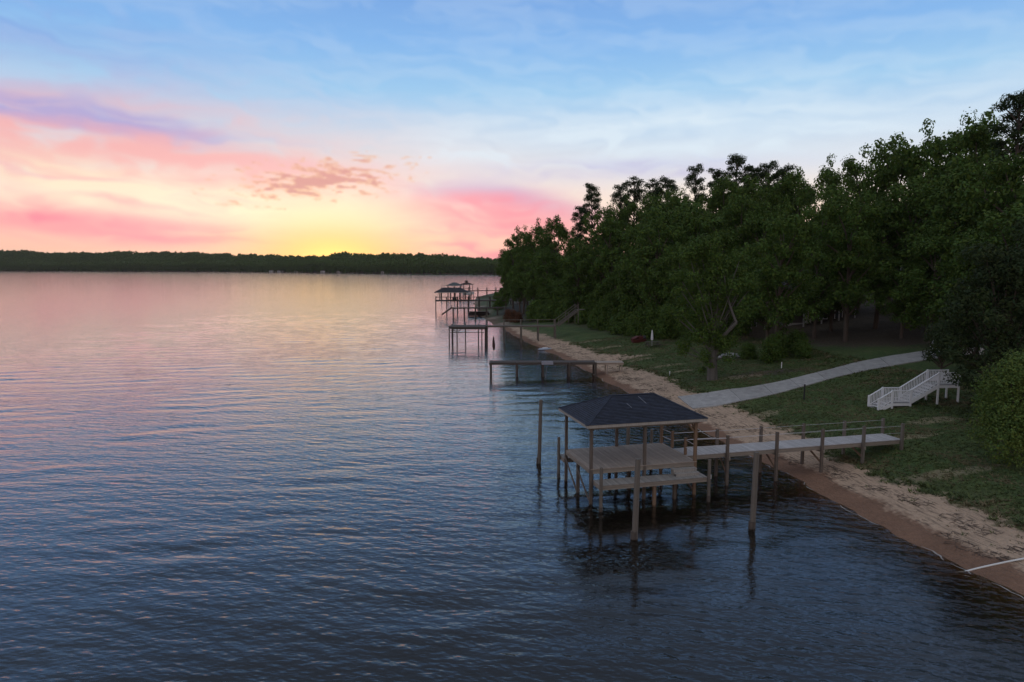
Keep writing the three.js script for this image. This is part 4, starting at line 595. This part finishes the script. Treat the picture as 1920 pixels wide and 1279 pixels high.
// x, z, height, width, kind (0 broad, 1 upright, 2 pine)
const TREES = [[46,-64,15.2,10,0],[44.6,-66,13.5,8,0],[51.3,-70,22.6,12,0],[52.5,-76,21.2,11,0],[47.4,-78,13.6,9,0],[66.8,-79.7,15,8.3,0],[51.9,-82,19.2,11,0],[31.7,-83,18.2,8.5,0],[59.7,-84,27.6,9,2],[47.4,-84,10.6,8,0],[55.2,-85.5,15.4,8.5,0],[42.1,-87,18.9,9,0],[51.6,-90,19.5,11,0],[60,-90,26.5,12,0],[40.3,-92,20.2,9,0],[48.9,-93,18.4,11,0],[35.2,-95,11.5,8,0],[43.9,-95,11.1,8,0],[69.9,-95.3,15.6,8.6,2],[59.7,-96,27.2,12,0],[31.7,-100,12.6,8,0],[58.5,-100,27.4,12,0],[80.9,-103.6,18.7,10.3,0],[26,-104.2,14.2,7.8,0],[57.6,-106,26.6,12,0],[53.2,-107.8,17.2,9.4,0],[32,-108,17.8,9,1],[22.9,-111.7,19.4,10.7,0],[39.9,-112,19.5,10,0],[55.9,-112,26,11,0],[69,-116.5,17.1,9.4,0],[32.2,-118,20.5,11,0],[38.8,-118,21.2,10,0],[53.2,-118,25.6,11,0],[22.3,-118,18.4,10.1,0],[47.5,-118.6,16.7,9.2,0],[19,-124,11.1,8,0],[29.1,-124,23.1,14,0],[82.7,-124.6,17.4,9.6,2],[33.7,-124.7,18.5,10.2,0],[51.2,-126,24.7,10,0],[50.4,-128,24.3,11,0],[37.8,-128.1,19.1,10.5,0],[73.4,-129.7,15.6,8.6,0],[27.1,-130,21.4,11,0],[47.2,-130,24.5,11,0],[64.2,-131.6,15.9,8.7,0],[19,-132,21.7,9,1],[44.3,-133,25,11,0],[23.5,-133.8,15.3,8.4,0],[51.5,-134,25.6,9,2],[29.2,-134.9,19.9,11,0],[41.2,-135,25.6,11,0],[17.6,-137.8,16.6,9.1,0],[50.1,-138,27,9,2],[38.5,-138,25,11,0],[48,-140,26.7,9,2],[13.5,-142,15.4,10,0],[45.1,-142,29.5,10,2],[35.6,-143,25.1,11,0],[42.4,-146,27.6,9,2],[32.4,-148,25.3,11,0],[11.7,-150,9.1,9,0],[39,-150,29.4,8,2],[66,-150.1,15.2,8.4,0],[23.8,-150.7,14.6,8,0],[29.3,-152,25.4,11,0],[8.3,-155,6.9,8,0],[34.2,-155,27.9,9,2],[25.4,-156,25.7,11,0],[70.4,-156.8,15.3,8.4,2],[7.8,-158,16.1,10,0],[31.6,-158,27.9,8,2],[14,-160,19.4,10,0],[20.6,-160,23.7,10,0],[28.1,-162,29.2,9,2],[46.6,-162.4,14.7,8.1,0],[58.6,-163.1,16.3,9,2],[25.5,-165,28.7,8,2],[5,-166.9,14.3,7.9,0],[11.1,-172,23.7,10,0],[19.5,-172,30.1,9,2],[37.1,-173.9,15.6,8.6,0],[2.8,-174.3,17,9.4,0],[17.3,-176,25.5,8,2],[52.9,-176.9,16.3,9,0],[62.7,-177.2,18.3,10,0],[2.1,-180,11.8,8,0],[57.5,-181.4,16.3,9,0],[6.9,-182,23.9,9,0],[50.8,-182.6,18.2,10,2],[4.2,-186,22.7,9,0],[16.5,-186.2,14.5,8,0],[-1.7,-188,16.5,4.5,1],[36.9,-188.9,15.4,8.5,0],[7.2,-194.6,18.4,10.1,0],[36.5,-195.1,14.2,7.8,0],[0.3,-196,21,8,0],[12.8,-196,15.7,8.6,0],[29.2,-196.4,15.2,8.3,0],[50.3,-196.5,15.5,8.5,0],[21.8,-199.1,14.8,8.1,2],[3.7,-203.3,19.5,10.7,0],[12.3,-215.1,14.6,8,0],[10.9,-234.4,15.1,8.3,0],[1,-259.1,18.6,10.3,0],[12,-266.9,14.3,7.8,0],[9,-271,18.7,10.3,0],[10.9,-277.4,18,9.9,0],[-0.6,-279.6,19.8,10.9,0],[17.5,-286,16.2,8.9,0],[7.9,-291.9,17,9.4,0],[-1.5,-292,17.8,9.8,0]];
const woods = [['hardwood_tree', 'leafy green hardwood tree among the wood on the hillside', 'hardwood tree', 'hardwoods of the hillside wood'], ['upright_tree', 'narrow upright leafy tree in the wooded hillside', 'tree', 'upright trees of the hillside wood'], ['pine_tree', 'tall dark pine rising out of the hillside wood', 'pine tree', 'pines of the hillside wood']];
const own = { '19,-132': 'slim upright tree at the wood edge behind the platform dock stairs', '29.1,-124': 'broadest round crowned tree, behind the picnic table', '31.7,-83': 'full leafy tree beside the concrete ramp, behind the lone lawn tree' };
TREES.forEach(([x, z, h, w, k], i) => {      // every hardwood wears the same leaves; only the light sets them apart
  const [name, label, category, group] = woods[k], o = kinds[k][i % kinds[k].length].clone(); o.name = numbered(name); scene.add(o);
  const s = w / unit[k][1] * (0.95 + 0.15 * rt()); o.position.set(x, ground(x, z), z); o.rotation.y = rt() * 6.28; o.scale.set(s, h / unit[k][0], s * (0.9 + 0.2 * rt()));
  const mine = own[x + ',' + z]; if (mine) tag(o, mine, category); else tag(o, label, category, group);
});
{ // the lone tree on the lawn: clump centres in metres from its foot, radius
  const r = rand(55), lv = new Leaves(56), C = [[-1.96, 14.0, 1.6], [-3.9, 10.9, 1.2], [-3.2, 13.1, 1.35], [0.2, 11.5, 1.8], [1.6, 12.2, 1.2], [3.6, 10.7, 1.4], [4.6, 10.0, 0.9], [-1.2, 10.3, 1.6], [1.7, 9.7, 1.6], [-3.2, 8.2, 1.15], [-5.2, 7.2, 1.0], [-4.2, 7.0, 1.0], [-2.0, 7.0, 1.35], [-0.3, 5.9, 1.5], [-1.9, 4.7, 1.25], [-3.3, 3.8, 1.0], [-3.5, 3.0, 0.75], [0.6, 4.0, 1.55], [2.0, 4.4, 1.35], [-1.2, 2.6, 0.9], [-0.3, 2.0, 0.7], [0.8, 7.8, 1.5], [-0.6, 13.0, 1.4], [2.9, 7.2, 1.2], [0.2, 9.0, 1.4], [2.9, 5.6, 1.0], [-2.6, 11.9, 1.0], [3.0, 11.5, 0.9], [-1.1, 1.0, 0.55], [-0.7, 1.7, 0.5], [1.3, 2.6, 0.8], [-2.4, 9.4, 0.9], [2.4, 13.0, 0.7], [-4.6, 9.6, 0.6]];
  const br = [], cs = []; for (const [x0, y, q] of C) { const x = x0 * 0.88, z = (r() - 0.5) * 3.6; cs.push([V(x, y, z), q]); if (q > 1) cs.push([V(x * 0.7 + (r() - 0.5), y + (r() - 0.5), -z * 1.1 + (r() - 0.5) * 2), q * 0.85]); }
  for (const [c, q] of cs) { lv.clump(c, q * 0.98, Math.round(400 * q * q), 0.13, { flat: 0.85, fill: 0.5 }); br.push(limb(V(0.1 * r(), Math.min(6, Math.max(1.8, c.y * 0.45)), 0), c, 0.11, 0.03, 0.8, r, 5, 5)); }
  const T = thing('lawn_tree', 'lone leafy tree with pale trunk on the lawn above the beach', 'tree', onGround(21.3, -72.8));
  part('trunk', [limb(V(0, -0.4, 0), V(-0.1, 4.2, 0), 0.62, 0.36, 0.3, r, 10, 8), limb(V(-0.1, 4.1, 0), V(0.4, 11, 0.3), 0.36, 0.1, 0.8, r, 8, 8), limb(V(0.1, 3.6, 0), V(1.9, 6.2, 1.4), 0.24, 0.17, 0.4, r, 8, 6), limb(V(1.9, 6.15, 1.4), V(0.6, 11, 1.0), 0.14, 0.05, 0.8, r, 8, 8)], barkPale, T); part('branch', br, barkPale, T);
  const cr = part('crown', lv.build(), leafMat.hardwood, T); cr.userData.kind = 'stuff';
}
{ // dark cedar mass by the white stairs, light shrub beside it
  const mk = (seed, list, L, n, mat, opt) => { const lv = new Leaves(seed), r = rand(seed + 1), br = []; for (const [x, y, z, q] of list) { lv.clump(V(x, y, z), q, Math.round(n * q * q), L, opt); br.push(limb(V(x * 0.1, Math.max(0.3, y * 0.5), z * 0.1), V(x, y, z), 0.09, 0.02, 0.6, r, 5, 4)); } return [['branch', br, bark], ['crown', lv.build(), leafMat[mat]]]; };
  const spread = (seed, n, H, Rr, low, q0) => { const r = rand(seed), o = []; for (let i = 0; i < n; i++) { const f = i / (n - 1), y = mix(low, H, f), a = i * 2.4 + r(), d = Rr * (1 - 0.55 * f ** 1.6) * Math.sqrt(r()) * 0.9; o.push([Math.cos(a) * d, y, Math.sin(a) * d, q0 * (0.75 + 0.5 * r())]); } return o; };
  const put = (name, x, z, parts, label, cat, group, trunk) => { const T = thing(name, label, cat, onGround(x, z), 0, group); part('trunk', [limb(V(0, -0.5, 0), V(0.1, trunk[0], 0), trunk[1], trunk[1] * 0.4, 0.4, rand(3), 8, 6)], bark, T); for (const [n, g, m] of parts) { const c = part(n, g, m, T); if (n === 'crown') c.userData.kind = 'stuff'; } return T; };
  const cedar = { flat: 0.6, W: 0.3, fill: 0.25 };
  put('cedar_tree', 36.8, -51.8, mk(201, [...spread(202, 44, 11.8, 4.4, 3.4, 1.5), [-3.4, 2.6, 0.6, 1.1], [-2.4, 2.2, 1.2, 1.2], [-1.2, 2.6, 2, 1.2], [-3.9, 4.4, 0.5, 1.1], [0.2, 2.4, 1.6, 1.1]], 0.2, 190, 'cedar', cedar), 'large dark cedar overhanging the top of the white stairs', 'cedar tree', null, [9, 0.3]);
  put('cedar_tree', 44.5, -57.5, mk(205, spread(206, 40, 13.5, 4.8, 2, 1.6), 0.21, 170, 'cedar', cedar), 'dark cedar standing behind the large one by the white stairs', 'cedar tree', null, [11, 0.3]);
  put('cedar_tree', 40.0, -64, mk(211, spread(212, 20, 4.6, 1.9, 1.6, 0.85), 0.16, 330, 'cedar', cedar), 'small dark cedar with bare stem in front of the white vehicle', 'cedar tree', null, [4, 0.12]);
  put('lawn_shrub', 30.4, -40.6, mk(221, spread(222, 30, 6.0, 2.6, 1.0, 1.05), 0.085, 900, 'shrub', { fill: 0.55, W: 0.55 }), 'big yellow green leafy shrub on the lawn beside the walkway end', 'shrub', null, [4, 0.12]);
  put('lawn_shrub', 34.6, -46.5, mk(225, spread(226, 22, 3.4, 2.6, 0.5, 1.0), 0.1, 480, 'hardwood', { fill: 0.5 }), 'low leafy shrub at the foot of the bank near the white stairs', 'shrub', null, [2, 0.1]);
  put('lawn_shrub', 37.2, -50.2, mk(231, spread(232, 18, 3.0, 2.4, 0.4, 1.0), 0.1, 420, 'hardwood', { fill: 0.5 }), 'leafy shrub under the raised end of the white stairs', 'shrub', null, [2, 0.1]);
  // bushes along the edge of the wood
  const bush = [301, 311, 321].map((s) => treeOf('bush', [['stem', [limb(V(0, -0.3, 0), V(0, 1, 0), 0.06, 0.03, 0.2, rand(s), 6, 3)], bark], ...mk(s, spread(s + 1, 14, 2.3, 1.5, 0.3, 0.75), 0.13, 420, 'hardwood', { fill: 0.45 }).slice(1)])), rb = rand(88);
  const spot = (x, z, s, m, label, group) => { const o = bush[Math.floor(rb() * 3)].clone(); o.name = numbered('bush'); scene.add(o); o.position.set(x, ground(x, z), z); o.rotation.y = rb() * 6.28; o.scale.set(s * (0.9 + 0.4 * rb()), s * (0.8 + 0.5 * rb()), s); o.children[1].material = leafMat[m]; tag(o, label, 'bush', group); };
  const E = [[2.6, -157], [5.8, -149.5], [10.2, -144.5], [14.2, -130], [16.8, -114.5], [20.2, -108.6], [23.6, -104.2], [27, -100]];
  for (let i = 1; i < E.length; i++) for (let k = 0; k < 4; k++) { const f = k / 4 + 0.2 * rb(), x = mix(E[i - 1][0], E[i][0], f) + 1.2 + rb() * 1.6, z = mix(E[i - 1][1], E[i][1], f) - rb(); spot(x, z, 0.9 + 0.6 * rb(), 'hardwood', 'low green bush at the grassy edge of the wood', 'bushes along the wood'); }
  for (let i = 1; i < E.length; i++) for (let k = 0; k < 4; k++) { const f = k / 4 + 0.2 * rb(); spot(mix(E[i - 1][0], E[i][0], f) + 4.2 + rb() * 2.5, mix(E[i - 1][1], E[i][1], f) - 1 - rb() * 2, 1.7 + 0.6 * rb(), 'hardwood', 'tall leafy undergrowth bush beneath the first trees of the wood', 'undergrowth of the wood'); }
  for (const [x, z, s] of [[0.3, -158.5, 0.8], [1.6, -156.5, 0.7], [-1.0, -162, 0.8]]) spot(x, z, s, 'brown', 'reddish brown dying bush on the bank above the sand', 'brown bushes on the bank');
  for (const [x, z, s] of [[29.6, -79, 0.9], [31.4, -81.5, 1.0], [28.4, -82.5, 0.8], [33.6, -79.8, 0.8], [34.5, -83.5, 1.0]]) spot(x, z, s, 'hardwood', 'scrubby bush around the tree trunks above the ramp', 'scrub above the ramp');
  for (let i = 0; i < 9; i++) spot(-7 + 4 * rb() + i * 0.4, -200 - i * 12, 1.0, 'hardwood', 'small green bush on the far lawn beside the docks', 'bushes on the far lawn');
}
// dropped limb, grass tufts, beach litter
{
  const m = solo('fallen_branch', limb(V(-0.5, 0.08, 0), V(0.6, 0.06, 0.5), 0.05, 0.03, 0.2, rand(4), 6, 5), barkPale, 'pale fallen branch on the dim grass below the house', 'branch'); m.position.set(...onGround(38.4, -85.4));
  const g = new THREE.BufferGeometry(), p = [], r0 = rand(5); for (let i = 0; i < 6; i++) { const a = r0() * 6.28, b = a + 1.5 + r0(), q = 0.05 * r0(), x = Math.cos(a) * q, z = Math.sin(a) * q, w = 0.012 + 0.01 * r0(), t = 0.06 + 0.06 * r0(); p.push(x - Math.cos(b) * w, 0, z - Math.sin(b) * w, x + Math.cos(b) * w, 0, z + Math.sin(b) * w, x + Math.cos(a) * t * 0.7, t, z + Math.sin(a) * t * 0.7); } g.setAttribute('position', new THREE.Float32BufferAttribute(p, 3)); g.computeVertexNormals();
  const gm = new THREE.MeshStandardMaterial({ color: new THREE.Color(1, 1, 1), roughness: 0.8, side: THREE.DoubleSide }), N = 60000, inst = new THREE.InstancedMesh(g, gm, N), r = rand(6), mm = new THREE.Matrix4(), q = new THREE.Quaternion(), col = new THREE.Color(); let n = 0;
  for (let k = 0; k < 400000 && n < N; k++) {
    const z = -26 - 88 * r() ** 1.6, x = shoreX(z) + 2.5 + r() * 24, a = grassAmount(x, z); if (r() > a * 0.95 + 0.02 || onRamp(x, z, 0.0)) continue;
    const s = (0.7 + 0.9 * r()) * (Math.abs(inland(x, z) - grassEdge(z)) < 0.9 && r() < 0.3 ? 2.1 : 1) * (x > 33 && r() < 0.2 ? 2 : 1); mm.compose(V(x, ground(x, z) - 0.01, z), q.setFromAxisAngle(V(0, 1, 0), r() * 6.28), V(s * 1.3, s * (0.6 + 0.5 * r()), s * 1.3)); inst.setMatrixAt(n, mm);
    const t = r(), v = 0.7 + 0.5 * r(), dry = fbm(x / 4 + 9, z / 4, 2) + r() * 0.5 > 0.42; inst.setColorAt(n, dry ? col.setRGB(0.15 * v, 0.125 * v, 0.06 * v) : col.setRGB(mix(0.055, 0.09, t) * v, mix(0.085, 0.115, t) * v, 0.025 * v)); n++;
  }
  inst.count = n; inst.name = 'grass'; tag(inst, 'short lawn grass above the beach', 'grass', null, 'stuff'); scene.add(inst);
  const tw = new THREE.CylinderGeometry(0.005, 0.008, 0.3, 5); tw.rotateZ(Math.PI / 2); tw.translate(0, 0.01, 0); const bits = new THREE.InstancedMesh(tw, bark, 1600); let b = 0;
  for (let k = 0; k < 16000 && b < 1600; k++) { const z = -26 - 90 * r() ** 1.5, d = [1.7, 2.6, 3.4][k % 3] + (r() - 0.5) * 1.1 + 0.5 * N2(z / 4, k % 3), x = shoreX(z) + d; if (grassAmount(x, z) > 0.5 || onRamp(x, z, 0.5) || N2(z / 3, (k % 3) * 9) < 0) continue; mm.compose(V(x, ground(x, z) + 0.005, z), q.setFromAxisAngle(V(0, 1, 0), r() * 3 + 0.2), V(0.4 + 1.5 * r(), 1 + r(), 1 + r())); bits.setMatrixAt(b++, mm); }
  bits.count = b; bits.name = 'beach_twigs'; tag(bits, 'scattered twigs and wrack lying on the sand', 'twigs', null, 'stuff'); scene.add(bits);
}

// ---------------------------------------------------------------- the far shore
{
  const lv = new Leaves(400), r = rand(401); for (let i = 0; i < 7; i++) lv.clump(V((r() - 0.5) * 7, 6 + i * 1.7, (r() - 0.5) * 7), 3.2 - i * 0.2, 40, 1.0, { fill: 0.3 });
  for (let i = 0; i < 10; i++) lv.leaf((r() - 0.5) * 6, 2 + 4 * r(), (r() - 0.5) * 6, r() - 0.5, 0.2, 1, 2.4, 1.8);
  const inst = new THREE.InstancedMesh(lv.build(), leafMat.hardwood, 9000), mm = new THREE.Matrix4(), q = new THREE.Quaternion(); let n = 0;
  for (let k = 0; k < 30000 && n < 9000; k++) { const x = -1750 + 1950 * r(), b = 3 + 260 * r() ** 1.7, z = farShore(x) - b, s = (0.8 + 0.4 * r()) * (0.95 + 0.14 * N2(x / 90, 2) + 0.06 * N2(x / 23, 7)); if (inland(x, z) > 0) continue; mm.compose(V(x, ground(x, z) - 1, z), q.setFromAxisAngle(V(0, 1, 0), r() * 6.28), V(s * 1.1, s * 1.15, s * 1.1)); inst.setMatrixAt(n++, mm); }
  inst.count = n; inst.name = 'far_woodland'; tag(inst, 'dark continuous woodland along the far shore', 'woodland', null, 'stuff'); scene.add(inst);
  const walls = [plain(0.5, 0.5, 0.5, 0.8), plain(0.4, 0.38, 0.34, 0.8)];
  [[-545, 14, 0], [-520, 12, 0], [-472, 11, 1], [-395, 15, 0], [-352, 10, 1], [-240, 12, 1]].forEach(([x, w, k], i) => {
    const z = farShore(x) - 2, o = thing('shore_house', ['pale house, one of a pair, on the far shore left of the sunset', 'second pale house of the pair on the far shore', 'tan cottage by itself on the far shore', 'widest pale house on the far shore below the sunset', 'small tan cottage next to the widest far shore house', 'tan cottage on the far shore nearest the wooded point'][i], 'house', [x, ground(x, z) - 0.4, z]);
    part('wall', box(-w / 2, -1, -7, w / 2, 3.6, 0), walls[k], o); const rg = new THREE.ExtrudeGeometry(new THREE.Shape([[-w / 2 - 0.6, 0], [0, 2.6], [w / 2 + 0.6, 0]].map(([a, b]) => new THREE.Vector2(a, b))), { depth: 7.8, bevelEnabled: false }); rg.translate(0, 3.61, -7.4); part('roof', rg, M.old, o);
    for (const f of [-0.3, 0.3]) part('window', box(f * w - 1, 0.8, 0.01, f * w + 1, 2.6, 0.06), M.dark, o);
  });
}
// ---------------------------------------------------------------- birds over the water
{
  const bird = (x, y, z, s, turn, label) => { const B = thing('bird', label, 'bird', [x, y, z], turn); B.scale.setScalar(s); const g = new THREE.SphereGeometry(0.5, 10, 8); g.scale(0.18, 0.16, 0.5); part('body', g, M.dark, B); for (const k of [-1, 1]) { const w = new THREE.BufferGeometry(); w.setAttribute('position', new THREE.Float32BufferAttribute([0, 0.03, 0.14, k * 0.4, 0.26, 0.06, k * 0.85, 0.14, -0.14, 0, 0.03, -0.14, k * 0.4, 0.24, -0.14, 0, 0, 0.12, k * 0.4, 0.22, 0.04, k * 0.4, 0.2, -0.13], 3)); w.setIndex([0, 1, 4, 0, 4, 3, 1, 2, 4, 5, 7, 6]); w.computeVertexNormals(); part('wing', w, new THREE.MeshStandardMaterial({ color: 0x0b0b0b, side: THREE.DoubleSide }), B); } };
  bird(-18.6, 5.6, -45, 0.32, 0.7, 'small dark bird flying low over the open lake'); bird(-15, 5.2, -125, 0.5, -0.5, 'small dark bird near the roofed dock over the water');
}
scene.traverse((o) => { if (o.isMesh) { o.castShadow = true; o.receiveShadow = true; } });
renderer.render(scene, camera);
